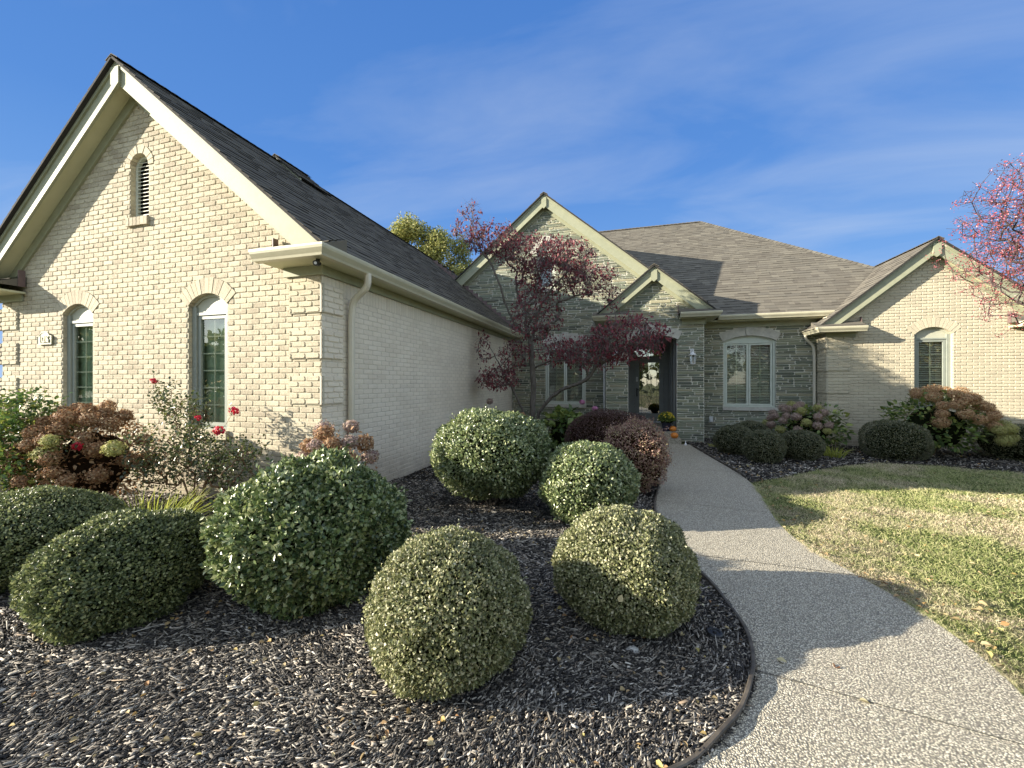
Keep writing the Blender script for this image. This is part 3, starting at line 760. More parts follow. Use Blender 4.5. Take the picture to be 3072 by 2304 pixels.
# big gable roof, main hip roof
roof_obj('roof', gable_planes(BL_, BR_, BE, 11.70, 17.0), house, 'roof of the tall stone gable', caps=[((BC, 11.70, BZ), (BC, 16.2, BZ))])
gable_trim(house, BL_, BR_, BE, YS, 11.77, .37, .29, .15, 'stone gable', drop_left=0, drop_right=.0)
ME, MY = 3.25, 11.5; RX, RY, RZ = 2.73, 16.9, 3.25+(16.9-11.5)*SL
S_ = (RY-MY)*HL
s0_ = .65*HL
roof_obj('roof', [((0, MY, ME), (1,0,0), (0,cU,sU), (0,-sU,cU), s0_, lambda s: (2.16, RX+(RY-MY)-s/HL)),
                  ((0, MY+.65, ME+.65*SL), (1,0,0), (0,cU,sU), (0,-sU,cU), S_-s0_, lambda s: (-7.95+s/HL, RX+(RY-MY)-.65-s/HL)),
                  ((RX+RY-MY, MY, ME), (0,1,0), (-cU,0,sU), (sU,0,cU), S_, lambda s: (s/HL, 10.8-s/HL)),
                  ((0, 2*RY-MY, ME), (1,0,0), (0,-cU,sU), (0,sU,cU), S_, lambda s: (-8.6+s/HL, RX+(RY-MY)-s/HL)),
                  ((-8.6, MY, ME), (0,1,0), (cU,0,sU), (-sU,0,cU), S_, lambda s: (s/HL, 10.8-s/HL))],
         house, 'broad brown hip roof over the main house',
         caps=[((-3.2, RY, RZ), (RX, RY, RZ)), ((RX+RY-MY, MY, ME), (RX, RY, RZ)), ((-8.6, MY, ME), (-3.2, RY, RZ))])
gutter(house, [(2.30, 11.60, 3.15), (4.85, 11.60, 3.15)], 'gutter along the main eave right of the entrance')
eave_box(2.0, 4.9, 11.605, 11.93, 3.12, 3.148)
mb = MB(); mb.box(1.90, 4.66, YS-.055, YS-.03, 2.98, 3.12); mb.build('frieze', M['trim'], house)
pipe(house, [(-.62, 11.6, 3.1), (-.62, 11.85, 2.95), (-.62, 11.88, 2.7), (-.62, 11.88, .1)], .033, 'white_metal', label='thin white downspout left of the entrance')
# stepped flashing where the left wing roof meets the stone
mb = MB(); x = -3.15
while x > -6.0:
    z = GE + (GR_-x)*SL; mb.box(x-.16, x, YS-.055, YS-.035, z-.02, z+.17); x -= .155
mb.build('flashing', M['flash'], house, label='stepped brown flashing between roof and stone wall')

# ---------------- portico
PL, PR = -.53, 1.87; PC = .67; PEx = 1.54; PE = 3.23; PZ = PE+PEx*SL
door_o = dict(cx=.635, w=.595, z0=0, zs=2.63, rise=.13, t=.23)
def piv(z):
    if z < 3.2: return [(PL, PR)]
    h = (PZ-.05-z)/SL; return [(max(PL, PC-h), min(PR, PC+h))] if h > .04 else []
mb = MB(); stones(mb, fp, piv, 0, PZ-.06, [door_o])
fpr = Fr((PR, 0, 0), (0,1,0), (1,0,0)); fpl = Fr((PL, 0, 0), (0,1,0), (-1,0,0))
stones(mb, fpr, lambda z: [(YP, YS)], 0, 3.2); stones(mb, fpl, lambda z: [(YP, YS)], 0, 3.2)
mb.build('wall', [M['stone'], M['mortar_stone']], house, label='ledgestone wall around the entrance arch')
mb = MB(); R, zc, th = arch_geo(door_o); kw = .075/R
for (a0, a1, t1, dd) in ((-th-.03, -kw, .22, .028), (-kw, kw, .27, .05), (kw, th+.03, .22, .028)):
    aa = np.linspace(a0+.003, a1-.003, 12)
    inner = [(door_o['cx']+R*math.sin(a), zc+R*math.cos(a)) for a in aa]
    outer = [(door_o['cx']+(R+t1)*math.sin(a*(1 if t1 < .25 else 1.25)), zc+(R+t1)*math.cos(a)) for a in aa[::-1]]
    mb.fprism(fp, inner+outer, -.25, dd)
mb.build('arch_stone', M['limestone'], house)
YD = 13.2; DL, DR = .04, 1.23; FZ = .27
mb = MB()
mb.box(DR, DR+.03, YP+.03, YD, FZ, 2.95); mb.box(DL-.03, DL, YP+.03, YD, FZ, 2.95)
for yy in (11.5, 12.2, 12.8): mb.box(DR-.02, DR, yy, yy+.10, FZ, 2.75)
mb.build('porch_panelling', M['door'], house)
mb = MB(); mb.box(DL-.02, DR+.02, YP+.1, YD, 2.82, 2.86); mb.build('porch_ceiling', M['door_dark'], house)
fd = Fr((0, YD, 0), (1,0,0), (0,-1,0))
mb = MB(); mb.fbox(fd, DL, .235, FZ, 2.82, -.05, .0); mb.fbox(fd, 1.107, DR, FZ, 2.82, -.05, .0); mb.fbox(fd, .235, 1.107, 2.62, 2.82, -.05, .0); mb.fbox(fd, .235, 1.107, 2.27, 2.33, -.05, .01)
mb.fbox(fd, .205, .235, FZ, 2.62, .0, .03); mb.fbox(fd, 1.107, 1.137, FZ, 2.62, .0, .03)
mb.build('door_frame', M['door'], house)
mb = MB(); a, b, z0, z1 = .243, 1.099, .32, 2.265
mb.fbox(fd, a, a+.14, z0, z1, -.045, -.005); mb.fbox(fd, b-.13, b, z0, z1, -.045, -.005); mb.fbox(fd, a+.14, b-.13, z0, z0+.23, -.045, -.005); mb.fbox(fd, a+.14, b-.13, z1-.13, z1, -.045, -.005)
door = mb.build('door', M['door'], house, label='grey front door with a tall leaded glass panel')
ga, gb, gz0, gz1 = a+.14, b-.13, z0+.23, z1-.13
mb = MB(); mb.quad(fd.P(ga, gz0, -.02), fd.P(gb, gz0, -.02), fd.P(gb, gz1, -.02), fd.P(ga, gz1, -.02)); mb.build('pane', M['glass_door'], door)
mb = MB()
def came(pts, r=.005): mb.tube([fd.P(x, z, -.012) for x, z in pts], r, 5)
for q in (.07,): came([(ga+q, gz0), (ga+q, gz1)]); came([(gb-q, gz0), (gb-q, gz1)]); came([(ga, gz0+.1), (gb, gz0+.1)]); came([(ga, gz1-.1), (gb, gz1-.1)])
gc = (ga+gb)/2
for k in range(1, 8):
    z = gz0+.1+(gz1-gz0-.2)*k/8; came([(ga, z), (ga+.07, z)], .004); came([(gb-.07, z), (gb, z)], .004)
for sg in (-1, 1):
    came([(gc+sg*.09*math.sin(u*PI)*(1+.3*math.sin(3*u*PI)), gz0+.35+u*.95) for u in np.linspace(0, 1, 20)], .006)
    came([(gc+sg*.05*math.sin(u*2*PI), gz0+.5+u*.6) for u in np.linspace(0, 1, 20)], .006)
    came([(gc, gz0+.1), (gc+sg*.02, gz0+.25), (gc, gz0+.35)], .004)
    came([(gc, gz1-.1), (gc, gz0+1.3)], .004)
mb.build('leading', M['lead'], door)
mb = MB(); mb.fbox(fd, a+.045, a+.085, z0+.76, z0+1.02, -.005, .02); mb.tube([fd.P(a+.065, z0+.98, .02), fd.P(a+.065, z0+.98, .06), fd.P(a+.13, z0+.98, .065)], .011, 8); mb.build('handle', M['black'], door)
mb = MB(); mb.fbox(fd, a+.04, a+.095, z0+1.22, z0+1.30, -.005, .02); mb.fbox(fd, a+.04, a+.095, z0+1.31, z0+1.37, -.005, .015); mb.build('lock_plate', M['white_metal'], door)
mb = MB(); mb.quad(fd.P(.235, 2.33, -.03), fd.P(1.107, 2.33, -.03), fd.P(1.107, 2.62, -.03), fd.P(.235, 2.62, -.03)); mb.build('transom', M['glass_door'], house)
mb = MB(); mb.fbox(fd, -.5, 1.8, .2, 2.9, -.75, -.7); mb.build('interior', M['interior'], house)
mb = MB(); mb.fbox(fd, .235, 1.107, FZ, .315, -.04, .05); mb.build('threshold', M['white_metal'], house)
mb = MB(); mb.box(DL-.04, DR+.03, 10.86, YD, .0, FZ); mb.box(DL-.06, DR+.05, 10.5, 10.859, .0, .13)
mb.build('step', M['aggregate'], house, label='two low aggregate concrete steps at the entrance')
roof_obj('roof', gable_planes(PC-PEx, PC+PEx, PE, 10.76, 13.4), house, 'small gable roof over the entrance', caps=[((PC, 10.76, PZ), (PC, 13.1, PZ))])
gable_trim(house, PC-PEx, PC+PEx, PE, YP, 10.83, .34, .27, .13, 'entrance')
gutter(house, [(1.28, 10.72, 3.13), (2.09, 10.72, 3.13), (2.09, 11.58, 3.13)]); gutter(house, [(-.75, 11.9, 3.13), (-.75, 10.72, 3.13), (.03, 10.72, 3.13)])
eave_box(1.29, 2.085, 10.725, 10.985, 3.12, 3.149); eave_box(1.90, 2.085, 10.987, 11.9, 3.12, 3.149)
eave_box(-.745, .02, 10.725, 10.985, 3.12, 3.149); eave_box(-.745, -.56, 10.987, 11.9, 3.12, 3.149)
shelf_roof(1.26, 2.2, 10.62, 10.985, 3.235, True); shelf_roof(-.86, .05, 10.62, 10.985, 3.235, False)
for a, b in ((1.35, PR+.04), (PL-.04, -.02)):
    mb = MB(); mb.box(a, b, YP-.05, YP-.03, 2.98, 3.12); mb.build('frieze', M['trim'], house)

# ---------------- right wing
WX0, WX1, YW = 4.66, 8.64, 11.4; WL_, WR_ = 4.32, 8.98; WE = 2.80; WC = 6.65; WZ = WE+2.33*SL
fw = Fr((0, YW, 0), (1,0,0), (0,-1,0)); fwl = Fr((WX0, 0, 0), (0,1,0), (-1,0,0)); fwr = Fr((WX1, 0, 0), (0,1,0), (1,0,0))
ww = dict(cx=6.71, w=.345, z0=.9, zs=2.62, rise=.16, t=.21)
def wiv(z):
    a, b = WX0, WX1
    if z > 2.8:
        h = (WZ-.05-z)/SL; a, b = max(a, WC-h), min(b, WC+h)
    return [(a, b)] if b-a > .03 else []
mb = MB(); bricks(mb, fw, wiv, 0, WZ-.05, [ww], depth=.012); ring_arch(mb, fw, ww, 13); reveal(mb, fw, ww)
mb.build('wall', [M['brick_wing'], M['mortar']], house, label='cream brick front wall of the right gable wing')
mb = MB(); bricks(mb, fwl, lambda z: [(YW, 12.0)], 0, 3.1, depth=.010); bricks(mb, fwr, lambda z: [(YW, 16.0)], 0, 2.75, depth=.010)
mb.build('wall', [M['brick_wing'], M['mortar']], house)
quoin(((fw, WX0-.034, WX0+.46, 'brick_wing', 'mortar'), (fwl, YW-.034, YW+.45, 'brick_wing', 'mortar')), 2.66)
mb = MB()
for k in range(11):
    a = 6.71-.37+k*.067; mb.fbox(fw, a+.004, a+.063, .785, .898, -.1, .045)
mb.build('sill', M['brick_wing'], house)
arch_window(house, fw, ww, 'arched window with dark blinds in the right wing', 2.50, 1, -.11, .07, True, muntin=(2, 5), fmat='frame')
roof_obj('roof', gable_planes(WL_, WR_, WE, 11.13, 15.5), house, 'brown gable roof of the right wing', caps=[((WC, 11.13, WZ), (WC, 15.5, WZ))])
gable_trim(house, WL_, WR_, WE, YW, 11.20, .34, .26, .14, 'right wing')
WT = 2.70
gutter(house, [(WL_+.12, 11.9, WT), (WL_+.12, 11.13, WT), (5.30, 11.13, WT)], 'short gutter return at the right wing'); gutter(house, [(8.0, 11.13, WT), (WR_-.12, 11.13, WT), (WR_-.12, 15, WT)])
eave_box(WL_+.125, 5.29, 11.135, 11.385, WT+.01, WT+.04); eave_box(WL_+.125, WX0-.013, 11.387, 11.93, WT+.01, WT+.04)
eave_box(8.01, WR_-.125, 11.135, 11.385, WT+.01, WT+.04)
shelf_roof(WL_, 5.30, 11.02, 11.385, WT+.11, False); shelf_roof(8.0, WR_, 11.02, 11.385, WT+.11, True)
mb = MB(); mb.box(WX0-.035, 5.22, YW-.036, YW-.013, WT-.10, WT+.009); mb.build('frieze', M['trim'], house)
pipe(house, [(4.38, 11.86, 2.72), (4.38, 11.86, 2.62), (4.56, 11.88, 2.45), (4.58, 11.88, 2.2), (4.58, 11.88, .1)], .036, label='cream downspout between stone wall and right wing')
# body of the house behind, so that it stands closed from the side
mb = MB(); mb.box(-9.4, X1-.12, 7.0, 16, 0, 2.83); mb.box(-8.3, 4.7, 13.9, 22, 0, 3.1); mb.box(WX0+.2, WX1-.2, 12.4, 22, 0, 2.7)
mb.build('rear_wall', M['brick_side'], house)

# ================================================================== small fixed things
def lantern(x, label):
    t = empty('wall_lantern', (x, YP-.03, 1.97), label, 'wall lantern', 'white wall lanterns beside the entrance')
    y = YP-.14
    mb = MB(); mb.fbox(fp, x-.045, x+.045, 2.22, 2.36, .02, .04)
    mb.tube([(x, YP-.04, 2.31), (x, YP-.09, 2.36), (x, y, 2.34), (x, y, 2.27)], .011, 8); mb.build('bracket', M['white_metal'], t)
    mb = MB(); mb.lathe((x, y, 2.20), [(.085, 0), (.08, .02), (.03, .055), (.015, .075)], 6); mb.lathe((x, y, 1.975), [(.055, 0), (.06, .015), (.06, .02)], 6)
    for k in range(6):
        a = PI/3*k; mb.tube([(x+.055*math.cos(a), y+.055*math.sin(a), 1.99), (x+.072*math.cos(a), y+.072*math.sin(a), 2.205)], .005, 4)
    mb.build('cage', M['white_metal'], t)
    mb = MB(); mb.lathe((x, y, 1.995), [(.052, 0), (.068, .204)], 6); mb.build('lamp_glass', M['lamp_glass'], t)
    mb = MB(); mb.lathe((x, y, 2.0), [(.012, 0), (.012, .06), (.022, .10), (.018, .14), (.004, .16)], 10); mb.build('bulb', M['white_metal'], t, smooth=True)
lantern(1.59, 'white wall lantern on the stone pier right of the door'); lantern(-.27, 'white wall lantern left of the door, partly behind red dogwood leaves')
t = empty('security_camera', (-3.20, 3.66, 2.80), 'small black security camera under the corner soffit of the left wing', 'security camera')
mb = MB(); mb.tube([(-3.30, 3.68, 2.885), (-3.30, 3.68, 2.855)], .022, 10); mb.build('mount', M['black'], t)
mb = MB(); mb.tube([(-3.32, 3.72, 2.845), (-3.26, 3.60, 2.815)], [.026, .030], 12); mb.build('body', M['black'], t)
mb = MB(); mb.tube([(-3.2595, 3.599, 2.8147), (-3.257, 3.594, 2.8135)], .016, 10); mb.build('lens', M['white_metal'], t)
t = empty('outlet_cover', (2.2, YS-.04, .44), 'white outdoor outlet cover on the ledgestone wall', 'outlet')
mb = MB(); mb.fbox(fst, 2.155, 2.245, .44, .60, .02, .045); mb.build('plate', M['white_metal'], t)
mb = MB(); mb.fbox(fst, 2.17, 2.23, .46, .52, .0455, .065); mb.build('flap', M['white_metal'], t)
# house number
t = empty('house_number_plaque', (-8.47, YG-.02, 2.09), 'small arched plaque reading 11216 on the brick left of the window', 'house number')
a0, a1 = -8.635, -8.305; ct = [(a0, 2.09), (a1, 2.09), (a1, 2.215)] + [(-8.47+.11*math.cos(u), 2.218+.055*math.sin(u)) for u in np.linspace(0, PI, 9)] + [(a0, 2.215)]
mb = MB(); mb.fprism(fg, ct, .014, .032); mb.build('plate', M['bronze'], t)
mb = MB()
for i in range(len(ct)):
    p, q = ct[i], ct[(i+1) % len(ct)]; mb.tube([fg.P(p[0], p[1], .034), fg.P(q[0], q[1], .034)], .0045, 5)
mb.build('border', M['plaque_letter'], t)
fc = bpy.data.curves.new('number', 'FONT'); fc.body = '11216'; fc.size = .128; fc.extrude = .005; fc.offset = .0012; fc.align_x = 'CENTER'; fc.space_character = .92
fo = bpy.data.objects.new('number_tmp', fc); COL.objects.link(fo); bpy.context.view_layer.update()
me = bpy.data.meshes.new_from_object(fo.evaluated_get(bpy.context.evaluated_depsgraph_get())); bpy.data.objects.remove(fo)
me.materials.clear(); me.materials.append(M['plaque_letter'])
for v in me.vertices: v.co = Vector((v.co.x*.76, 0, v.co.y*1.05)) + Vector((0, -(v.co.z), 0))
no = bpy.data.objects.new('number', me); link(no, t, (-8.47, YG-.040, 2.12))

# ================================================================== ground
def poly_sheet(name, pts, z, mat, label, cat=None, kind='structure', thick=None):
    mb = MB(); n = len(pts); zb = z-(thick or .1)
    mb.add([(x, y, z) for x, y in pts] + [(x, y, zb) for x, y in pts], [tuple(range(n))] + [(i, i+n, (i+1) % n+n, (i+1) % n) for i in range(n)])
    o = mb.build(name, M[mat], None, origin=(0, 0, 0)); return tag(o, label, cat, None, kind)
def smooth(pts, it=2):
    for _ in range(it):
        o = [pts[0]]
        for a, b in zip(pts[:-1], pts[1:]):
            o += [(a[0]*.75+b[0]*.25, a[1]*.75+b[1]*.25), (a[0]*.25+b[0]*.75, a[1]*.25+b[1]*.75)]
        pts = o+[pts[-1]]
    return pts
mb = MB(); mb.quad((-300,-300,-.03), (300,-300,-.03), (300,400,-.03), (-300,400,-.03))
tag(mb.build('ground', M['ground'], None, origin=(0,0,0)), 'open ground around the house', None, None, 'structure')
PLp = smooth([(.02, 10.5), (.10, 8.2), (.42, 7.2), (.50, 6.3), (.38, 5.6), (.33, 5.05), (.34, 4.5), (.42, 4.0), (.55, 3.44), (.65, 3.1), (.70, 2.74), (.68, 2.44), (.60, 2.2), (.50, 2.02), (.38, 1.84), (.22, 1.66), (-.1, 1.42), (-.6, 1.12), (-1.2, .92), (-1.8, .86), (-2.45, .95), (-3.3, 1.25), (-4.6, 1.3), (-7, 1.4)])
PRp = smooth([(1.46, 10.5), (1.60, 9.03), (1.77, 7.53), (1.80, 6.73), (1.70, 5.84), (1.58, 5.16), (1.54, 4.57), (1.60, 4.14), (1.67, 3.91), (1.73, 3.7), (1.81, 3.45), (1.86, 3.2), (1.87, 2.83), (1.83, 2.5), (1.7, 2.1), (1.5, 1.6), (1.2, .8), (.6, -.6), (-.6, -2.6)])
walk = PLp + [(-9, 1.4), (-9, -4), (-.6, -4)] + PRp[::-1]
poly_sheet('walkway', walk, .012, 'aggregate', 'pale exposed aggregate walkway curving to the steps')
wk = bpy.data.objects['walkway']
def near(P, q): return min(P, key=lambda p: (p[0]-q[0])**2+(p[1]-q[1])**2)
def joint(p, q):
    p, q = Vector((*p, .0)), Vector((*q, .0)); d = (q-p).normalized(); n = Vector((-d.y, d.x, 0))*.0032
    mb = MB(); vs = [p-n, q-n, q+n, p+n]; mb.quad(*[(v.x, v.y, .0155) for v in vs]); mb.build('joint', M['joint'], wk)
for a, b in (((.12, 9.3), (1.58, 9.2)), ((.45, 7.5), (1.77, 7.4)), ((.36, 5.35), (1.62, 5.2)), ((.5, 3.75), (1.72, 3.7)), ((.63, 2.33), (1.75, 2.15))):
    joint(near(PLp, a), near(PRp, b))
bed = [(-14, 1.4)] + PLp[::-1] + [(1.46, 10.6), (-3.44, 12), (-14, 12)]
poly_sheet('mulch_bed', bed, .0, 'bed', 'dark bark mulch bed floor left of the walkway')
LB = smooth([(1.80, 6.75), (1.98, 6.95), (2.4, 7.3), (3.5, 8.4), (4.24, 8.98), (5.3, 9.2), (6.3, 8.7), (8, 8.7), (11, 9), (16, 9)])
ri = [p for p in PRp if p[1] > 6.75]
bed2 = LB + [(16, 12), (1.46, 12), (1.46, 10.5)] + ri
poly_sheet('mulch_bed', bed2, .0, 'bed', 'dark bark mulch bed floor along the house right of the walkway')
ro = [p for p in PRp if p[1] <= 6.75]
lawn = [(ro[0][0], ro[0][1])] + LB[1:] + [(16, 9), (60, 9), (60, -30), (-.6, -30), (-.6, -4)] + ro[::-1][:-1]
poly_sheet('lawn', lawn, -.004, 'lawn', 'patchy lawn soil beside the walkway')
# edging strip
def edging(pts, label):
    mb = MB(); vs = []; fs = []; n = len(pts)
    for i, p in enumerate(pts):
        a = Vector((*pts[max(0, i-1)], 0)); b = Vector((*pts[min(n-1, i+1)], 0)); t_ = (b-a).normalized(); nn = Vector((-t_.y, t_.x, 0))
        h = .045+.008*math.sin(i*.9)+.006*math.sin(i*.37); c = Vector((*p, 0))
        for o, z in ((.006, -.02), (.006, h-.012), (.011, h-.004), (.006, h), (-.006, h), (-.011, h-.004), (-.006, h-.012), (-.006, -.02)):
            q = c+nn*(o+.004*math.sin(i*.5)); vs.append((q.x, q.y, z))
    for i in range(n-1):
        for k in range(8): fs.append((i*8+k, i*8+(k+1) % 8, (i+1)*8+(k+1) % 8, (i+1)*8+k))
    mb.add(vs, fs); return tag(mb.build('edging_strip', M['edging'], None), label, 'garden edging')
edging([(x-.012, y) for x, y in PLp if y < 6.5 and x > -5], 'black plastic edging strip along the left side of the walkway')
edging([(x+.012, y) for x, y in PRp if 6.9 < y < 10.3], 'black edging strip beside the right bed near the steps')

# ================================================================== vegetation helpers
def unit(v): return v/np.maximum(1e-9, np.linalg.norm(v, axis=1, keepdims=True))
def leaves_np(P, D, Nn, L, W, fold=.25, pts=4):
    """one folded leaf per point; returns V,F"""
    n = len(P); D = unit(D); S = unit(np.cross(D, Nn)); Nn = unit(np.cross(S, D))
    L = np.broadcast_to(np.asarray(L, float), (n,))[:, None]; W = np.broadcast_to(np.asarray(W, float), (n,))[:, None]
    if pts == 4:
        V = np.stack([P, P+D*L*.5+S*W*.5+Nn*W*fold, P+D*L, P+D*L*.5-S*W*.5+Nn*W*fold], 1).reshape(-1, 3)
        i = np.arange(n)[:, None]*4; F = np.concatenate([i+np.array([[0, 1, 2]]), i+np.array([[0, 2, 3]])], 1).reshape(-1, 3)
    else:
        V = np.stack([P, P+D*L*.3+S*W*.45+Nn*W*fold, P+D*L*.65+S*W*.38+Nn*W*fold*.8, P+D*L-Nn*L*.12, P+D*L*.65-S*W*.38+Nn*W*fold*.8, P+D*L*.3-S*W*.45+Nn*W*fold], 1).reshape(-1, 3)
        i = np.arange(n)[:, None]*6; F = np.concatenate([i+np.array([[0, 1, 2]]), i+np.array([[0, 2, 3]]), i+np.array([[0, 3, 4]]), i+np.array([[0, 4, 5]])], 1).reshape(-1, 3)
    return V, F
class Tri:
    def __init__(s): s.V = []; s.F = []; s.M = []; s.n = 0
    def add(s, V, F, m=0):
        s.V.append(V); s.F.append(F+s.n); s.M.append(np.full(len(F), m)); s.n += len(V)
    def build(s, name, mats, parent=None, origin=None):
        return mesh_np(name, np.concatenate(s.V), np.concatenate(s.F), mats, parent, origin, np.concatenate(s.M))
def sphere_dirs(n): return unit(rng.normal(size=(n, 3)))
def lump(d, seed, amp):
    r = np.random.default_rng(abs(int(seed))); f = np.zeros(len(d))
    for k in range(7):
        v = r.normal(size=3)*r.uniform(1.5, 5.5); f += np.sin(d@v + r.uniform(0, 6))/7*1.6
    return 1+amp*f+amp*.35*np.sin(d@np.array([9., 7, 5])+seed)*np.sin(d@np.array([-6., 8, 9])+seed*.7)
def ico(c, r, seed, amp, zmin=.02, n=26, m=18):
    th = np.linspace(0, 2*PI, n, endpoint=False); ph = np.linspace(.02, PI-.02, m)
    T, Ph = np.meshgrid(th, ph); d = np.stack([np.cos(T)*np.sin(Ph), np.sin(T)*np.sin(Ph), np.cos(Ph)], -1).reshape(-1, 3)
    V = np.array(c)+d*np.array(r)*lump(d, seed, amp)[:, None]; V[:, 2] = np.maximum(V[:, 2], zmin)
    F = []
    for i in range(m-1):
        for k in range(n):
            a, b, c2, d2 = i*n+k, i*n+(k+1) % n, (i+1)*n+(k+1) % n, (i+1)*n+k; F += [(a, b, c2), (a, c2, d2)]
    return V, np.array(F)
def clipped_bush(name, x, y, rx, ry, h, mat, leaf, n, label, cat='bush', group=None, amp=.05, fuzz=.03, ratio=.62, zc=.5, core='core', squash=1.0, stray=0, stems=True, pw=1.0):
    cz = h*zc; c = np.array([x, y, cz]); rz = h-cz; seed = int(abs(x*100+y*37)) % 9999
    d = sphere_dirs(n)
    d[:, 2] = np.where(d[:, 2] < 0, d[:, 2], d[:, 2])
    sc_ = lump(d, seed, amp)
    if pw != 1.0:   # squarer profile
        k = (np.abs(d[:, 0])**pw+np.abs(d[:, 1])**pw+np.abs(d[:, 2])**pw)**(-1/pw); sc_ = sc_*(.55+.45*k)
    P = c + d*np.array([rx, ry, rz])*sc_[:, None]*(1-rng.beta(1, 3, n)[:, None]*fuzz*3+fuzz*.6)
    keep = P[:, 2] > .03; P, d = P[keep], d[keep]; n = len(P)
    nor = unit(d/np.array([rx, ry, rz])); D = unit(nor*.45+rng.normal(size=(n, 3))*.75+np.array([0, 0, .25])); Nn = unit(nor+rng.normal(size=(n, 3))*.55)
    L = leaf*rng.uniform(.7, 1.3, n); V, F = leaves_np(P, D, Nn, L, L*ratio)
    t = Tri(); t.add(V, F, 0)
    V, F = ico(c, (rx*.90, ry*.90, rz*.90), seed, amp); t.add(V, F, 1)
    ns = stray if stray else int(60*(rx+ry))
    d = sphere_dirs(ns); d[:, 2] = np.abs(d[:, 2])*.9-.15; d = unit(d); B = c+d*np.array([rx, ry, rz])*lump(d, seed, amp)[:, None]*.97
    gd = unit(d+rng.normal(size=(ns, 3))*.35+np.array([0, 0, .35])); ln = rng.uniform(.2, 1.0, ns)*fuzz*1.5
    for u in np.linspace(.15, 1, 6):
        D = unit(gd*.6+rng.normal(size=(ns, 3))*.7); V, F = leaves_np(B+gd*(ln*u)[:, None], D, rng.normal(size=(ns, 3))+gd, leaf*.95, leaf*ratio, .25); t.add(V[V[:, 2] > -9], F, 0)
    root = empty(name, (x, y, 0), label, cat, group)
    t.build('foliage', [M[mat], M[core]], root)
    if stems:
        mb = MB()
        for k in range(5):
            a = k*1.3+x; mb.tube([(x+.03*math.cos(a), y+.03*math.sin(a), -.01), (x+rx*.35*math.cos(a), y+ry*.35*math.sin(a), h*.45)], [.014, .007], 5)
        mb.build('stem', M['bark'], root)
    return root
# --- branching growth: limbs (polylines with radius) plus twigs reaching for target points
def grow(limbs, targets, step=.09, bias=.35, wob=.25, tip=.0022, power=.42):
    nodes = []; par = []; fixed = []
    for pts, attach in limbs:
        last = -1
        if attach is not None:
            a = np.array(pts[0]); last = int(np.argmin(np.linalg.norm(np.array(nodes)-a, axis=1))) if nodes else -1
        P = [np.array(p, float) for p in pts]; start = 1 if last >= 0 and attach is not None else 0
        if start == 0: nodes.append(P[0]); par.append(-1); last = len(nodes)-1
        for a, b in zip(P[:-1], P[1:]):
            k = max(1, int(np.linalg.norm(b-a)/step))
            for q in range(1, k+1):
                nodes.append(a+(b-a)*q/k+rng.normal(size=3)*.006); par.append(last); last = len(nodes)-1
    base = np.array(nodes[0]); tg = sorted(targets, key=lambda p: np.linalg.norm(p-base))
    arr = np.zeros((len(nodes)+len(tg)*30, 3)); arr[:len(nodes)] = nodes; n = len(nodes); tips = []
    for g in tg:
        dist = np.linalg.norm(arr[:n]-g, axis=1)+bias*np.maximum(0, arr[:n, 2]-g[2]+.1)
        i = int(np.argmin(dist)); s = arr[i]; k = max(1, int(np.linalg.norm(g-s)/step)); last = i; off = rng.normal(size=3)*wob*np.linalg.norm(g-s)*.35
        if n+k+1 >= len(arr): break
        for q in range(1, k+1):
            u = q/k; arr[n] = s+(g-s)*u+off*u*(1-u)*4*.5+rng.normal(size=3)*step*.08*(q < k); par.append(last); last = n; n += 1
        tips.append(last)
    A = arr[:n]; cnt = np.zeros(n); par = np.array(par[:n])
    for t_ in tips: cnt[t_] += 1
    for i in range(n-1, 0, -1):
        if cnt[i] == 0: cnt[i] = .5
        if par[i] >= 0: cnt[par[i]] += cnt[i]
    rad = tip*np.maximum(cnt, .5)**power
    return A, par, rad, tips
def tubes_np(A, par, rad, sides=5, rmax=9, rmin=0):
    idx = np.array([i for i in range(len(A)) if par[i] >= 0]); p = A[par[idx]]; q = A[idx]; d = unit(q-p+1e-9)
    ref = np.where(np.abs(d[:, 2:3]) < .9, np.array([[0, 0, 1.]]), np.array([[1., 0, 0]])); X = unit(np.cross(d, ref)); Y = np.cross(d, X)
    r0 = np.minimum(np.minimum(rad[par[idx]], rad[idx]*1.35), rmax)[:, None]; r1 = np.minimum(rad[idx], rmax)[:, None]; R = []
    for rr, c in ((r0, p-d*r0*.3), (r1, q+d*r1*.3)):
        for k in range(sides):
            a = 2*PI*k/sides; R.append(c+(X*math.cos(a)+Y*math.sin(a))*rr)
    V = np.stack(R, 1).reshape(-1, 3); b = np.arange(len(idx))[:, None]*2*sides; F = []
    for k in range(sides):
        k2 = (k+1) % sides; F.append(b+np.array([[k, k2, k2+sides]])); F.append(b+np.array([[k, k2+sides, k+sides]]))
    return V, np.concatenate(F, 0)
def blob_targets(specs):
    out = []
    for (x, y, z, rx, ry, rz, n) in specs:
        d = sphere_dirs(n)*rng.uniform(.2, 1, (n, 1))**.5; out.append(np.array([x, y, z])+d*np.array([rx, ry, rz]))
    return np.concatenate(out)
def flower_head(c, r, n=260, leaf=.018):
    d = sphere_dirs(n); P = np.array(c)+d*np.array([r, r, r*.85])*rng.uniform(.70, 1.06, (n, 1))*(1+.12*np.sin(d[:, :1]*9+d[:, 1:2]*7))
    return leaves_np(P, unit(np.cross(d, rng.normal(size=(n, 3)))), d+rng.normal(size=(n, 3))*.4, leaf, leaf*.95, .12)

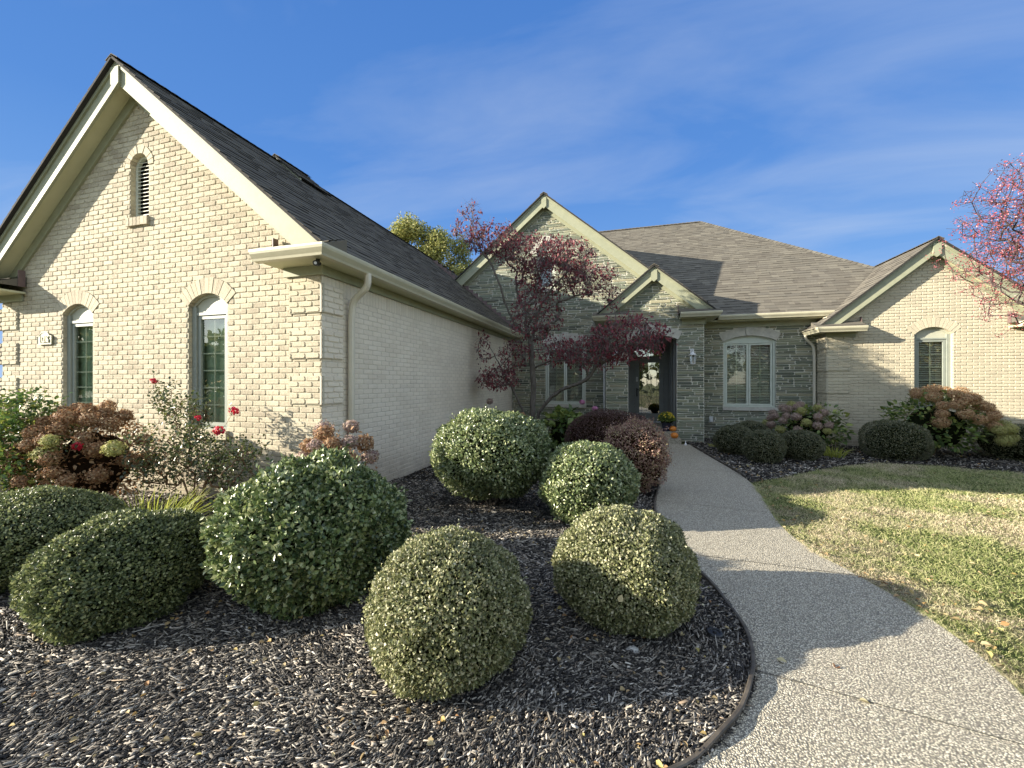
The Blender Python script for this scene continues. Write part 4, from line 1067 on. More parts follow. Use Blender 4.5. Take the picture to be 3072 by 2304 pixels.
# ================================================================== shrubs in the left bed
clipped_bush('boxwood_bush', -.93, 2.01, .412, .43, .66, 'box', .018, 44000, 'round clipped boxwood nearest the camera, alone in the middle of the foreground mulch', 'bush', None, .085, .06, zc=.47)
clipped_bush('boxwood_bush', .01, 2.70, .42, .43, .655, 'box', .018, 42000, 'round clipped boxwood touching the walkway edge with one pale leaf on it', 'bush', None, .095, .06, zc=.47)
clipped_bush('boxwood_bush', -3.17, 1.84, .42, .48, .63, 'box_green', .021, 36000, 'low green clipped boxwood at the lower left in front of another one', 'bush', None, .08, .045, zc=.45)
clipped_bush('boxwood_bush', -4.58, 2.0, .62, .55, .62, 'box_green', .021, 36000, 'wide dark green clipped boxwood cut by the left edge of the photo', 'bush', None, .08, .045, zc=.45)
clipped_bush('holly_bush', -2.17, 2.44, .55, .64, 1.00, 'holly', .037, 33000, 'large glossy dark green holly, the biggest shrub in the bed', 'bush', None, .15, .07, .60, zc=.44, stray=420)
clipped_bush('holly_bush', -1.57, 4.58, .67, .66, 1.20, 'holly_light', .034, 30000, 'tall rounded light green holly in front of the dogwood trunk', 'bush', None, .11, .075, .55, zc=.57)
clipped_bush('holly_bush', -.44, 4.45, .49, .48, .82, 'holly_light', .034, 17000, 'smaller light green holly between the tall holly and the walkway', 'bush', None, .11, .075, .55, zc=.50)
clipped_bush('barberry_bush', .09, 5.80, .44, .46, .96, 'barberry', .028, 13000, 'bronze pink leaved shrub leaning over the left walkway edge', 'bush', None, .15, .11, .45, zc=.5, core='core_brown', stray=300)
clipped_bush('barberry_bush', -.30, 7.75, .82, .6, .98, 'barberry_dark', .026, 20000, 'dark purple brown clipped shrub behind the bronze pink one', 'bush', None, .05, .04, .5, zc=.5, core='core_brown')
# right bed
gl = 'dark clipped boxwoods in the right bed'
for (x, y, rx, h, n, lb) in ((2.72, 10.3, .42, .62, 9000, 'dark clipped boxwood furthest back of the four near the entrance'), (2.22, 9.45, .40, .60, 10000, 'dark clipped boxwood nearest the steps of the four near the entrance'),
                             (2.50, 8.62, .36, .60, 11000, 'dark clipped boxwood closest to the walkway in the right bed'), (3.28, 9.1, .38, .57, 10000, 'dark clipped boxwood right of its three neighbours, in front of the mauve hydrangea'),
                             (5.12, 9.75, .52, .74, 14000, 'larger squarish dark boxwood in front of the orange hydrangea'), (7.35, 10.3, .55, .68, 9000, 'dark clipped boxwood at the right edge below the wing wall')):
    clipped_bush('boxwood_bush', x, y, rx, rx*.95, h, 'box_dark', .024, n, lb, 'bush', gl, .05, .035, zc=.47, pw=4 if rx > .5 else 1.0)
# hydrangeas
def hydrangea(x, y, r, h, label, leafm, heads, headm, leafn=900, stemm='twig_brown', leafL=.11, low=.35, corem='core'):
    root = empty('hydrangea_bush', (x, y, 0), label, 'bush')
    n = 70; d = sphere_dirs(n); d[:, 2] = np.abs(d[:, 2]); tg = np.array([x, y, h*.45])+d*np.array([r*.9, r*.9, h*.5])*rng.uniform(.5, 1, (n, 1))
    A, par, rad, tips = grow([([(x, y, 0), (x, y, .12)], None)]+[([(x, y, .06), (x+r*.4*math.cos(a), y+r*.4*math.sin(a), h*.5)], 1) for a in np.arange(0, 6.2, .7)], list(tg), .08, .2, .2, .003, .35)
    V, F = tubes_np(A, par, rad, 4, .012); mesh_np('stem', V, F, M[stemm], root)
    t = Tri(); d = sphere_dirs(leafn); P = np.array([x, y, h*.5])+d*np.array([r, r, h*.5])*rng.uniform(.6, 1.0, (leafn, 1))*lump(d, int(x*10+50), .15)[:, None]; P = P[P[:, 2] > h*low*.4]; k = len(P)
    dd = unit(P-np.array([x, y, h*.3])); D = unit(dd+rng.normal(size=(k, 3))*.5+np.array([0, 0, -.35])); L = leafL*rng.uniform(.6, 1.25, k)
    V, F = leaves_np(P, D, np.array([0, 0, 1.])+rng.normal(size=(k, 3))*.5, L, L*.62, .12, 6); t.add(V, F, 0)
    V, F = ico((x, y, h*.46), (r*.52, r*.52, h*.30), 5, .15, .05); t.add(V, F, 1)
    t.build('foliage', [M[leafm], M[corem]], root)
    for (hx, hy, hz, hr, hm) in heads:
        V, F = flower_head((hx, hy, hz), hr, int(260+hr*4200), .021); mesh_np('flower_head', V, F, M[hm], root)
    return root
def heads_on(x, y, r, h, n, mats, hr=(.07, .10), zlo=.5, side=None):
    out = []; k = 0
    while len(out) < n and k < 400:
        k += 1; d = sphere_dirs(1)[0]
        if d[2] < zlo-.5 or (d[1] > .35): continue
        if side and not side(d): continue
        p = (x+d[0]*r*.98, y+d[1]*r*.98, h*.5+d[2]*h*.5); rr = random.uniform(*hr)
        if any((p[0]-q[0])**2+(p[1]-q[1])**2+(p[2]-q[2])**2 < (rr*1.55)**2 for q in out): continue
        out.append((*p, rr, mats(d) if callable(mats) else random.choice(mats)))
    return out
def hl_m(d): return 'hydr_rust'
hd = heads_on(-5.95, 3.15, .62, 1.24, 40, hl_m, (.065, .10), .25) + [(-5.72, 2.62, .78, .10, 'hydr_lime'), (-5.02, 2.80, .84, .09, 'hydr_lime'), (-5.60, 2.60, .92, .07, 'hydr_lime')]
hydrangea(-5.95, 3.15, .60, 1.22, 'hydrangea with rusty dried blooms and two lime ones in front of the left gable wall', 'hydr_rust', hd, None, 2600, leafL=.045, corem='core_brown')
hydrangea(-2.88, 3.52, .38, 1.06, 'rust brown dried hydrangea at the wing corner behind the big holly', 'hydr_rust', heads_on(-2.88, 3.52, .38, 1.07, 16, ['hydr_rust', 'hydr_mauve'], (.07, .10), .55), None, 500, leafL=.045, corem='core_brown')
hydrangea(3.95, 10.55, .72, 1.04, 'green hydrangea with faded mauve blooms left of the right wing downspout', 'hydr_green', heads_on(3.8, 10.5, .68, 1.02, 26, ['hydr_mauve', 'hydr_mauve', 'hydr_lime'], (.08, .11), .35, lambda d: d[0] < .5), None, 800)
hydrangea(6.10, 10.35, .82, 1.38, 'big green hydrangea with orange blooms above and lime blooms lower right, under the wing window', 'hydr_green',
          heads_on(6.15, 10.3, .78, 1.38, 30, lambda d: 'hydr_orange', (.10, .14), .50, lambda d: d[0] > -.55) + heads_on(6.45, 10.2, .66, 1.05, 18, lambda d: 'hydr_lime', (.09, .13), .05, lambda d: d[0] > .05 and d[2] < .45), None, 1100)
hydrangea(-1.35, 8.75, .50, .95, 'leafy dark green hydrangea with two pink blooms beneath the stone wall window', 'hydr_green', [(-.90, 8.5, 1.10, .055, 'pink_petal'), (-.62, 8.3, .98, .055, 'pink_petal')], None, 420, leafL=.17)
hydrangea(-2.0, 7.9, .34, .86, 'drooping dried brown hydrangea at the foot of the dogwood', 'hydr_rust', [(-2.75, 7.9, 1.12, .07, 'hydr_mauve'), (-2.0, 7.7, .86, .07, 'hydr_rust')], None, 240, corem='core_brown')
# green shrub at the far left
def loose_shrub(name, x, y, rx, ry, h, ntg, lpt, leafm, label, L=.045, W=.028, stem='twig_brown', flowers=(), cat='bush', clusters=None, spread=.07, tip=.0018):
    root = empty(name, (x, y, 0), label, cat)
    tg = blob_targets(clusters) if clusters else np.array([x, y, h*.58])+sphere_dirs(ntg)*np.array([rx, ry, h*.42])*rng.uniform(.4, 1, (ntg, 1))
    tg = np.concatenate([tg]+([np.array([f[:3] for f in flowers])] if flowers else [])); tg = tg[tg[:, 2] > .08]
    A, par, rad, tips = grow([([(x, y, 0), (x, y, .10)], None)]+[([(x, y, .06), (x+rx*.35*math.cos(a), y+ry*.35*math.sin(a), h*.5)], 1) for a in np.arange(0, 6.2, 1.1)], list(tg), .06, .15, .3, tip, .38)
    V, F = tubes_np(A, par, rad, 4, .011); mesh_np('stem', V, F, M[stem], root)
    T = np.repeat(A[tips], lpt, 0); n = len(T); P = T+rng.normal(size=(n, 3))*spread; D = rng.normal(size=(n, 3))+np.array([0, 0, .1]); Nn = rng.normal(size=(n, 3))*.6+np.array([0, 0, 1.])
    l = L*rng.uniform(.6, 1.3, n); V, F = leaves_np(P, D, Nn, l, l*W/L, .15, 6); mesh_np('foliage', V, F, M[leafm], root)
    for (fx, fy, fz, fr_, fm) in flowers:
        V, F = flower_head((fx, fy, fz), fr_, 60, fr_*.7); mesh_np('flower', V, F, M[fm], root)
    return root
loose_shrub('leafy_shrub', -6.45, 2.75, .58, .45, 1.42, 330, 14, 'shrub_leaf', 'bushy fresh green shrub at the left edge before the brick wall', .052, .034)
rc = [(-5.15, 3.35, 1.30, .10, .08, .22, 40), (-4.75, 3.3, 1.1, .28, .12, .25, 90), (-4.45, 3.2, .75, .36, .18, .30, 150), (-4.1, 3.3, .62, .32, .2, .28, 120), (-5.1, 3.25, .55, .35, .2, .3, 90), (-3.85, 3.3, .78, .22, .15, .14, 26), (-4.95, 3.05, .78, .3, .2, .3, 60)]
rf = [(-5.28, 3.32, 1.53, .035, 'red_petal'), (-3.92, 3.2, 1.22, .038, 'red_petal'), (-4.02, 3.12, 1.02, .045, 'red_petal'), (-4.42, 3.2, 1.13, .028, 'red_petal'), (-5.42, 2.72, .86, .04, 'red_petal')]
loose_shrub('rose_bush', -4.5, 3.22, .5, .25, 1.0, 0, 7, 'rose_leaf', 'straggly rose bush with a few red blooms below the right arched window', .036, .024, 'twig_brown', rf, clusters=rc, spread=.05)
# lime grass clump
def tuft(name, x, y, r, n, L, mat, label, cat='plant', lean=.5, w=.006):
    a = rng.uniform(0, 2*PI, n); q = np.sqrt(rng.random(n))*r; P = np.stack([x+q*np.cos(a), y+q*np.sin(a), np.zeros(n)], 1)
    D = unit(np.stack([np.cos(a), np.sin(a), np.zeros(n)], 1)*rng.uniform(.1, lean*2, (n, 1))+np.array([0, 0, 1.])+rng.normal(size=(n, 3))*.15)
    l = (L*rng.uniform(.4, 1.1, n))[:, None]; S = unit(np.cross(D, rng.normal(size=(n, 3))))*w; m = P+D*l*.6; tp = P+D*l+np.array([0, 0, -1.])*l*rng.uniform(0, .25, (n, 1))+D*np.array([.3, .3, 0])*l
    V = np.stack([P-S, P+S, m+S*.8, m-S*.8, tp], 1).reshape(-1, 3); i = np.arange(n)[:, None]*5
    F = np.concatenate([i+np.array([[0, 1, 2]]), i+np.array([[0, 2, 3]]), i+np.array([[3, 2, 4]])], 1).reshape(-1, 3)
    return tag(mesh_np(name, V, F, M[mat], None, (x, y, 0)), label, cat)
tuft('grass_clump', -4.20, 2.58, .22, 420, .60, 'lime_grass', 'bright lime grass clump between the boxwoods and the rose bush')
tuft('grass_clump', 4.05, 9.6, .16, 120, .32, 'lime_grass', 'small pale grass tuft beside the boxwoods in the right bed')
tuft('grass_clump', 1.95, 10.35, .09, 40, .12, 'lime_grass', 'tiny green weed in the mulch right of the steps')
clipped_bush('groundcover_plant', -3.95, 2.35, .30, .25, .34, 'lime_grass', .02, 3500, 'low lime leaved plant tucked between two boxwoods', 'plant', None, .1, .06, .5, stems=False)

# ================================================================== dogwood
DY = 9.0
dw = empty('dogwood_tree', (-2.1, DY, 0), 'small dogwood with dark red autumn leaves and crooked grey trunk before the stone wall', 'tree')
j = lambda pts, dy=0, f=0: [(x, DY+dy*i/max(1, len(pts)-1)+f, z) for i, (x, z) in enumerate(pts)]
limbs = [(j([(-2.1, 0), (-2.12, .4), (-2.09, .82), (-2.06, 1.42), (-2.1, 1.94), (-2.12, 2.35), (-2.16, 2.53)]), None),
 (j([(-2.16, 2.53), (-2.51, 2.89), (-2.7, 3.36), (-2.81, 3.79), (-2.99, 4.23), (-3.22, 4.57), (-3.45, 5.1)], -.5), 1),
 (j([(-2.16, 2.53), (-2.26, 2.85), (-2.26, 3.16), (-2.46, 3.49), (-2.55, 3.92), (-2.48, 4.33), (-2.19, 4.62)], .3), 1),
 (j([(-2.12, 2.42), (-1.99, 2.84), (-1.87, 3.25), (-1.62, 3.58), (-1.21, 3.96)], -.3), 1),
 (j([(-2.12, .15), (-1.9, .86), (-1.62, 1.18), (-1.35, 1.38), (-.98, 1.49), (-.76, 1.62), (-.81, 1.79), (-.93, 1.96)], -.7), 1),
 (j([(-.76, 1.62), (-.62, 1.85), (-.29, 2.01), (.02, 2.17)], -.2, -.5), 1),
 (j([(-2.14, .2), (-2.29, .89), (-2.51, 1.41), (-2.88, 2.12), (-3.18, 2.67)], -.5), 1)]
specs = [(-3.41, DY-.5, 5.30, .28, .3, .30, 22), (-3.72, DY-.5, 5.02, .18, .2, .16, 12), (-2.95, DY-.3, 4.80, .66, .5, .30, 110), (-2.04, DY, 4.50, .86, .6, .36, 170), (-1.2, DY-.1, 4.36, .53, .5, .33, 60),
 (-1.55, DY, 3.98, .95, .6, .38, 170), (-.75, DY-.2, 3.75, .53, .45, .34, 70), (-.29, DY-.3, 3.3, .20, .25, .18, 12), (.02, DY-.7, 2.42, .74, .45, .42, 170), (-.71, DY-.5, 2.15, .68, .4, .32, 110),
 (-1.42, DY-.3, 2.2, .49, .4, .28, 50), (-2.84, DY-.3, 1.62, .47, .4, .26, 70), (-3.13, DY-.4, 2.3, .18, .25, .39, 16), (-2.0, DY, 3.1, .60, .5, .62, 150), (-2.51, DY-.1, 2.15, .4, .4, .35, 50)]
tg = blob_targets(specs)
specs = [(a, b, c, d*1.15, e*1.2, f*1.25, n) for a, b, c, d, e, f, n in specs]
A, par, rad, tips = grow(limbs, list(tg), .085, .25, .35, .0030, .46)
rad[:6] = np.maximum(rad[:6], .085)
V, F = tubes_np(A, par, rad, 7, .10)
big = None
mesh_np('branch', V, F, M['bark'], dw, smooth=True)
# bare grey twigs fill
tw = np.array(tips); k = rng.integers(0, len(tw), 9000); P0 = A[tw[k]]+rng.normal(size=(9000, 3))*.03; Dt = unit(rng.normal(size=(9000, 3))+np.array([.1, 0, .25])); P1 = P0+Dt*rng.uniform(.06, .22, (9000, 1))
AA = np.concatenate([P0, P1]); pp = np.concatenate([-np.ones(9000, int), np.arange(9000)]); V, F = tubes_np(AA, pp, np.concatenate([np.full(9000, .0028), np.full(9000, .0016)]), 3); mesh_np('twig', V, F, M['twig'], dw)
dens = np.array([4, 4, 7, 7, 7, 6.5, 6, 4, 7.5, 7, 7, 7, 5, 5.5, 5]); cnt_ = []
ci = np.concatenate([[i]*s[-1] for i, s in enumerate(specs)]); srt = None
tree_pts = []
for i, s in enumerate(specs):
    n = int(s[-1]*dens[i]*1.1); d = sphere_dirs(n)*rng.uniform(.15, 1, (n, 1))**.45
    tree_pts.append(np.array(s[:3])+d*np.array(s[3:6]))
P = np.concatenate(tree_pts); T = A[tips]
# snap each leaf close to its nearest twig tip
for a in range(0, len(P), 500):
    dm = np.linalg.norm(P[a:a+500, None]-T[None], axis=2); P[a:a+500] = T[np.argmin(dm, 1)]*.38+P[a:a+500]*.62
n = len(P); P += rng.normal(size=(n, 3))*.045
D = unit(rng.normal(size=(n, 3))*.55+np.array([0, 0, -.75])); l = .074*rng.uniform(.55, 1.25, n)
V, F = leaves_np(P, D, rng.normal(size=(n, 3)), l, l*.52, .22, 6); mesh_np('foliage', V, F, M['dogwood'], dw)

# ================================================================== berry tree at the right
bt = empty('berry_tree', (8.1, 6.4, 0), 'leafless hawthorn type tree covered in red berries reaching in from the right edge', 'tree')
limbs = [([(8.1, 6.4, 0), (8.05, 6.4, .8), (8.0, 6.4, 1.6)], None)]
for a, zz, rr in ((3.1, 3.3, 2.2), (2.8, 2.8, 2.3), (3.4, 2.6, 2.2), (3.6, 3.6, 2.0), (2.5, 3.7, 1.9), (4.3, 3.4, 2), (1.6, 3.4, 1.8), (.3, 3.3, 2), (5.4, 3.3, 1.9), (3.0, 4.2, 1.4)):
    limbs.append(([(8.0, 6.4, 1.55), (8+rr*.4*math.cos(a), 6.4+rr*.4*math.sin(a), 1.6+(zz-1.6)*.6), (8+rr*math.cos(a), 6.4+rr*math.sin(a), zz)], 1))
n = 1500; d = sphere_dirs(n)*rng.uniform(.45, 1, (n, 1)); tg = np.array([8.0, 6.4, 3.25])+d*np.array([4.1, 2.6, 1.75])
tg = np.concatenate([tg, np.array([5.25, 6.3, 3.45])+sphere_dirs(2600)*rng.uniform(.3, 1, (2600, 1))*np.array([1.35, 1.0, 1.2])]); tg = tg[(tg[:, 2] > 1.9)]; tg[:, 2] -= .12*np.maximum(0, 8-tg[:, 0]-2.5)
A, par, rad, tips = grow(limbs, list(tg), .11, .1, .2, .0021, .40)
V, F = tubes_np(A, par, rad, 5, .11); mesh_np('branch', V, F, M['twig_dark'], bt)
m = 9; idx = rng.integers(0, len(A), len(A)*12); idx = idx[(rad[idx] < .007)]; Pb = A[idx]+rng.normal(size=(len(idx), 3))*.028
D = rng.normal(size=(len(Pb), 3)); V, F = leaves_np(Pb, D, rng.normal(size=(len(Pb), 3)), .018, .016, .3)
keep = None; mesh_np('berries', V, F, M['berry'], bt)
k2 = len(tips); P0 = A[np.array(tips)]; n3 = 2200; kk = rng.integers(0, k2, n3); P0 = P0[kk]; P1 = P0+unit(rng.normal(size=(n3, 3))+np.array([-.6, 0, .1]))*rng.uniform(.08, .3, (n3, 1))
V, F = tubes_np(np.concatenate([P0, P1]), np.concatenate([-np.ones(n3, int), np.arange(n3)]), np.full(2*n3, .0022), 3); mesh_np('twig', V, F, M['twig_dark'], bt)

# ================================================================== background trees
def big_tree(x, y, h, r, n, label, seed, leafm='far_leaf', L=.2, blobs=44):
    root = empty('tall_tree', (x, y, 0), label, 'tree'); rr = np.random.default_rng(seed)
    cs = []
    for k in range(blobs):
        d = unit(rr.normal(size=(1, 3)))[0]; cs.append((x+d[0]*r*.72, y+d[1]*r*.72, h*.66+d[2]*h*.27, r*rr.uniform(.22, .4)))
    tg = np.array([c[:3] for c in cs])
    A, par, rad, tips = grow([([(x, y, 0), (x, y, h*.35), (x+.2, y, h*.6)], None)], list(tg), .5, .3, .2, .05, .55)
    V, F = tubes_np(A, par, rad, 6, .4); mesh_np('trunk', V, F, M['bark'], root)
    t = Tri()
    for (cx, cy, cz, cr) in cs:
        m = int(n/blobs*(cr/(r*.3))**2); d = unit(rr.normal(size=(m, 3))); P = np.array([cx, cy, cz])+d*cr*rr.uniform(.45, 1.1, (m, 1))
        V, F = leaves_np(P, rr.normal(size=(m, 3)), d+rr.normal(size=(m, 3))*.6, L*rr.uniform(.6, 1.3, m), L*.6, .2); t.add(V, F)
    t.build('foliage', [M[leafm]], root)
big_tree(-17.3, 29.3, 15.4, 2.8, 26000, 'tall yellow green tree rising left behind the long wing roof', 3)
big_tree(-14.8, 31.0, 14.7, 3.0, 26000, 'tall grey green tree beside the yellowing one behind the long wing roof', 5)
big_tree(-5, -22, 11, 4.5, 7000, 'yellow leaved tree in the yard across from the house', 8, L=.4)
big_tree(6, -19, 10, 4.5, 7000, 'second yellow leaved tree in the yard across from the entrance', 9, L=.4)
big_tree(15, -16, 10, 4.5, 7000, 'third yellow leaved tree in the yard, across from the right wing', 12, L=.4)

t = Tri(); rr = np.random.default_rng(77)
for k in range(95):
    a = rr.uniform(PI*.93, PI*2.12); q = rr.uniform(52, 68); c = np.array([q*math.cos(a), q*math.sin(a), 0]); hh = rr.uniform(5.5, 9); m = 330
    d = unit(rr.normal(size=(m, 3))); P = c+np.array([0, 0, hh*.52])+d*np.array([4.2, 4.2, hh*.5])*rr.uniform(.6, 1, (m, 1))
    V, F = leaves_np(P, rr.normal(size=(m, 3)), d+rr.normal(size=(m, 3))*.5, 1.3*rr.uniform(.6, 1.3, m), .9, .2); t.add(V, F)
tag(t.build('far_woods', [M['far_leaf']], None, (0, 0, 0)), 'autumn woods along the horizon across the street', 'woods', None, 'stuff')

# ================================================================== ground cover
def inside(px, py, poly):
    poly = np.array(poly); x0, y0 = poly[:, 0], poly[:, 1]; x1, y1 = np.roll(x0, -1), np.roll(y0, -1); c = np.zeros(len(px), bool)
    for a, b, cc, d in zip(x0, y0, x1, y1):
        if b == d: continue
        hit = ((b > py) != (d > py)) & (px < (cc-a)*(py-b)/(d-b)+a); c ^= hit
    return c
def scatter(poly, n, bx, by, near_bias=1.6):
    """more pieces close to the walkway corner where people stand, fewer far away"""
    x = rng.uniform(*bx, n); y = rng.uniform(*by, n); dd = np.sqrt(x*x+y*y); keep = (rng.random(n) < np.minimum(1, (2.2/dd)**near_bias)) & inside(x, y, poly)
    return x[keep], y[keep]
def chips(name, polys, label):
    Vs = []; Fs = []; nn = 0
    for poly, n, bx, by in polys:
        x, y = scatter(poly, n, bx, by); m = len(x); dd = np.sqrt(x*x+y*y); g = np.clip(dd/2.6, 1, 2.6)
        L = (rng.gamma(1.4, .0155, m)+(rng.random(m) < .05)*rng.uniform(.01, .04, m))*g**.45+.006; W = (.0018+rng.gamma(2, .0021, m))*g**.8; T = rng.uniform(.0015, .005, m)*g**.8
        yaw = .55+.9*np.sin(x*1.9+1.3*np.sin(y*2.7))*np.cos(y*2.3+x)+rng.normal(0, .5, m); pt = rng.normal(0, .30, m)
        D = np.stack([np.cos(yaw)*np.cos(pt), np.sin(yaw)*np.cos(pt), np.sin(pt)], 1); up = np.stack([rng.normal(0, .6, m), rng.normal(0, .6, m), np.ones(m)], 1); S = unit(np.cross(D, up)); U = np.cross(S, D)
        C = np.stack([x, y, .006+rng.random(m)**1.5*.022+.03*(.5+.5*np.sin(x*2.3+1)*np.sin(y*1.9))*0], 1)
        vs = []
        for sd in (-1, 1):
            for a, b in ((-1, -1), (1, -1), (1, 1), (-1, 1)): vs.append(C+D*(L*.5*sd*rng.uniform(.8, 1.1, m))[:, None]+S*(W*a*.5*rng.uniform(.6, 1, m))[:, None]+U*(T*b*.5)[:, None])
        V = np.stack(vs, 1).reshape(-1, 3); i = np.arange(m)[:, None]*8
        F = np.concatenate([i+np.array([q]) for q in ((0,1,5,4), (1,2,6,5), (2,3,7,6), (3,0,4,7), (4,5,6,7), (3,2,1,0))], 0)
        Vs.append(V); Fs.append(F+nn); nn += len(V)
    o = mesh_np(name, np.concatenate(Vs), np.concatenate(Fs), M['chip'], None, (0, 0, 0)); return tag(o, label, 'mulch', None, 'stuff')
chips('bark_mulch', [(bed, 760000, (-7.0, .75), (.8, 5.5)), (bed, 60000, (-3.4, .7), (5.5, 10.5))], 'dark shredded bark mulch, bleached pale where sunlit, around the clipped shrubs')
chips('bark_mulch', [(bed2, 260000, (1.4, 9.5), (6.7, 11.9))], 'dark bark mulch in the bed right of the steps')
def blades(poly, n, bx, by):
    x, y = scatter(poly, n, bx, by, 1.1)
    e = np.array(PRp); k = rng.integers(0, len(e)-1, 16000); u = rng.random(16000)[:, None]; ep = e[k]*(1-u)+e[k+1]*u; ok = (ep[:, 1] < 6.8) & (ep[:, 1] > 1.5); ep = ep[ok]+np.abs(rng.normal(0, .022, (ok.sum(), 1)))*np.array([[-1, 0]])*np.sin(ep[ok][:, 1:2]*7.3)**2+np.array([[.012, 0]])
    x = np.concatenate([x, ep[:, 0]]); y = np.concatenate([y, ep[:, 1]]); m = len(x); dd = np.sqrt(x*x+y*y); g = np.clip(dd/4, .8, 2.2)
    cl = .6+.8*(np.sin(x*5.1+y*2.2)*np.sin(y*6.3-x*1.7)*.5+.5)
    L = rng.uniform(.010, .046, m)*g**.5*cl; wv = (.00095*g)[:, None]; D = unit(rng.normal(size=(m, 3))*np.array([.65, .65, .2])+np.array([0, 0, .8])); S = unit(np.cross(D, rng.normal(size=(m, 3))))
    P = np.stack([x, y, np.full(m, -.004)], 1); mid = P+D*L[:, None]*.55; tp = P+D*L[:, None]+np.stack([rng.normal(0, .35, m), rng.normal(0, .35, m), -rng.random(m)*.4], 1)*L[:, None]
    V = np.stack([P-S*wv, P+S*wv, mid+S*wv*.8, mid-S*wv*.8, tp], 1).reshape(-1, 3); i = np.arange(m)[:, None]*5
    F = np.concatenate([i+np.array([[0, 1, 2]]), i+np.array([[0, 2, 3]]), i+np.array([[3, 2, 4]])], 1).reshape(-1, 3); return V, F
V, F = blades(lawn, 1500000, (1.3, 11), (1.2, 9.3)); tag(mesh_np('grass', V, F, M['grass'], None, (0, 0, 0)), 'thin green and straw coloured lawn grass right of the walkway', 'grass', None, 'stuff')
def flat_leaves(x, y, z, L, mat, name, label, kind=None, cat='fallen leaves', grp=None, tilt=.35):
    m = len(x); a = rng.uniform(0, 2*PI, m); D = np.stack([np.cos(a), np.sin(a), rng.normal(0, tilt*.5, m)], 1); Nn = np.stack([rng.normal(0, tilt, m), rng.normal(0, tilt, m), np.ones(m)], 1)
    P = np.stack([x, y, np.full(m, 0.)+z], 1); l = L*rng.uniform(.45, 1.25, m); V, F = leaves_np(P, D, Nn, l, l*rng.uniform(.45, .85, m), .28, 6)
    return tag(mesh_np(name, V, F, M[mat], None), label, cat, grp, kind)
x, y = scatter(lawn, 15000, (1.4, 10), (1.4, 9.0), 1.0); pr = np.array(PRp); dmin = np.array([np.min(np.hypot(pr[:, 0]-a, pr[:, 1]-b)) for a, b in zip(x, y)]); k = rng.random(len(x)) < np.clip(np.exp(-dmin/.30)*1.5+.14, 0, 1); x, y = x[k], y[k]
flat_leaves(x, y, .014+rng.random(len(x))*.02, .042, 'litter', 'leaf_litter', 'dry tan and yellow leaves strewn over the lawn edge', 'stuff')
x, y = scatter(bed, 2600, (-5, .7), (1, 9), 1.0); flat_leaves(x, y, .03+rng.random(len(x))*.008, .030, 'litter', 'leaf_litter', 'small pale leaves strewn over the dark mulch left of the walkway', 'stuff')
x, y = scatter(bed2, 1500, (1.4, 9), (6.8, 11.5), .6); flat_leaves(x, y, .03+rng.random(len(x))*.008, .045, 'litter', 'leaf_litter', 'small pale leaves strewn over the mulch beside the house', 'stuff')
for (x, y, z, L, mt, lb) in ((1.05, 2.48, .016, .085, 'leaf_orange', 'curled orange leaf on the walkway at the shadow edge'), (1.05, 2.26, .016, .07, 'leaf_pale', 'yellowish leaf on the sunlit walkway below the orange one'), (.78, 2.48, .016, .065, 'leaf_pale', 'pale leaf on the walkway next to the black edging'),
                         (.66, 6.9, .016, .055, 'leaf_pale', 'pale curled leaf on the shaded walkway near the bronze shrub')):
    flat_leaves(np.array([x]), np.array([y]), z, L, mt, 'fallen_leaf', lb, None, 'leaf', None, .25)
P = np.array([[-.04, 2.265, .31]]); V, F = leaves_np(P, np.array([[.3, 0, .8]]), np.array([[0, -1., .3]]), .045, .035, .1, 6); tag(mesh_np('fallen_leaf', V, F, M['leaf_pale'], None), 'pale yellow leaf caught on the front of the boxwood by the walkway', 'leaf')
t = Tri(); V, F = ico((.03, 2.33, .02), (.032, .022, .018), 8, .25, .0, 14, 10); tag(mesh_np('white_rock', V, F, M['rock'], None), 'small white rock in the mulch before the boxwood by the walkway', 'rock')
mb = MB(); mb.lathe((.50, 2.60, .0), [(.045, 0), (.045, .035), (.04, .042), (.030, .042), (.028, .036), (.012, .036), (.010, .046), (.004, .047)], 20); tag(mb.build('sprinkler_head', M['black'], None), 'black round irrigation cap in the mulch near the walkway edging', 'sprinkler')
mb = MB(); mb.lathe((1.36, 10.38, .0), [(.035, 0), (.03, .04), (.012, .06), (.01, .10), (.002, .12)], 10); tag(mb.build('path_marker', M['white_metal'], None), 'tiny white cone marker at the right end of the bottom step', 'marker')

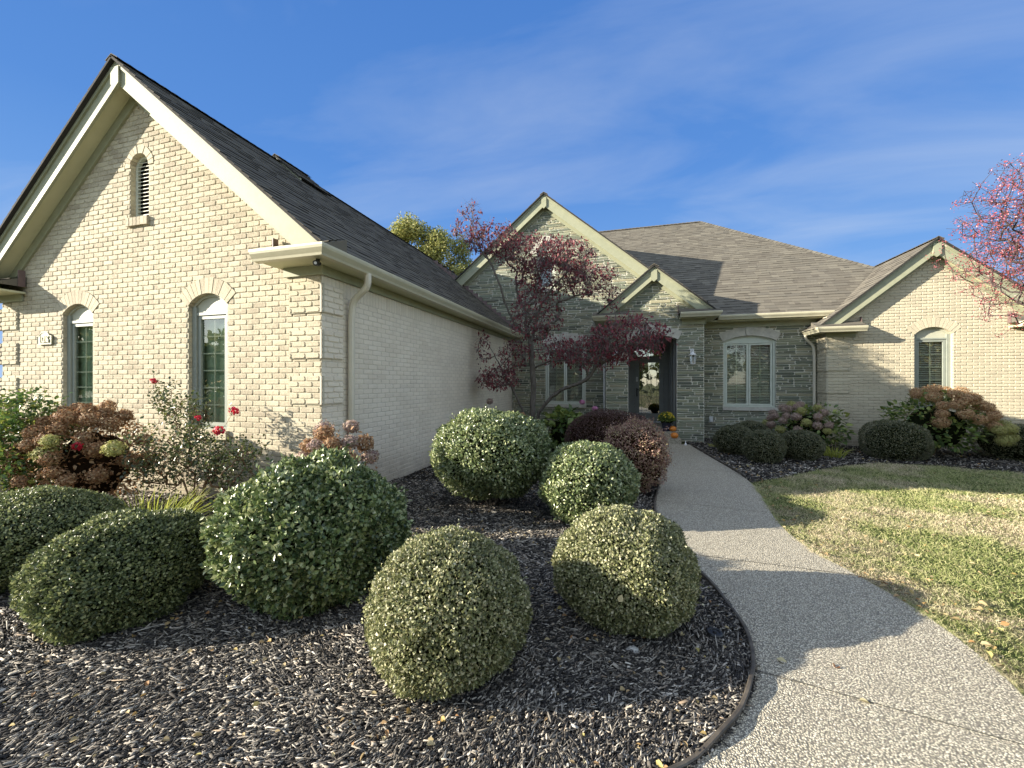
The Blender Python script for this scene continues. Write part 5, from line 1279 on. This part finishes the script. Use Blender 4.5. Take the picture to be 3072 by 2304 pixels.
# ================================================================== autumn display
t = empty('flower_pot', (.98, 10.98, .27), 'dark blue flower pot on the landing beside the door', 'pot')
mb = MB(); mb.lathe((.98, 10.98, .27), [(.09, 0), (.125, .22), (.14, .23), (.14, .26), (.125, .26), (.12, .20), (.01, .20)], 24); mb.build('pot', M['pot'], t, smooth=True)
root = empty('mum_plant', (.98, 10.98, .49), 'round chrysanthemum with yellow flowers in the dark blue pot', 'plant')
n = 2600; d = sphere_dirs(n); d[:, 2] = np.abs(d[:, 2])-.12; P = np.array([.98, 10.98, .56])+d*np.array([.20, .20, .19])*rng.uniform(.8, 1.05, (n, 1))
V, F = leaves_np(P, d+rng.normal(size=(n, 3))*.6, d+rng.normal(size=(n, 3))*.5, .035, .018, .2); tt = Tri(); tt.add(V, F, 0); V, F = ico((.98, 10.98, .56), (.16, .16, .15), 4, .05, .48); tt.add(V, F, 1); tt.build('foliage', [M['hydr_green'], M['core']], root)
n = 110; d = sphere_dirs(n); d[:, 2] = np.abs(d[:, 2])*.8+.25; d = unit(d); d[:, 0] = d[:, 0]*.8+.15; P = np.array([.98, 10.98, .57])+unit(d)*np.array([.21, .21, .20]); P = np.repeat(P, 5, 0)+rng.normal(size=(n*5, 3))*.006; dd = np.repeat(d, 5, 0)
V, F = leaves_np(P, unit(np.cross(dd, rng.normal(size=dd.shape))), dd, .022, .016, .1); mesh_np('flower', V, F, M['yellow_petal'], root)
def pumpkin(x, y, z, r, label):
    t = empty('pumpkin', (x, y, z), label, 'pumpkin', 'small orange pumpkins on the steps')
    mb = MB(); prof = [(r*max(.12, math.sin(u)**.8)*(1), r*.78*(1-math.cos(u))) for u in np.linspace(.12, PI-.12, 14)]
    mb.lathe((x, y, z), prof, 40, fn=lambda a: 1+.055*abs(math.cos(a*4.5))-.03); mb.build('body', M['pumpkin'], t, smooth=True)
    mb = MB(); mb.tube([(x, y, z+r*1.45), (x+.005, y, z+r*1.65), (x+.02, y-.01, z+r*1.85)], [.016, .011, .009], 7); mb.build('stem', M['stem'], t)
pumpkin(1.13, 10.93, .27, .085, 'orange pumpkin on the upper landing beside the blue pot'); pumpkin(1.14, 10.66, .13, .09, 'orange pumpkin on the lower step below the other one')
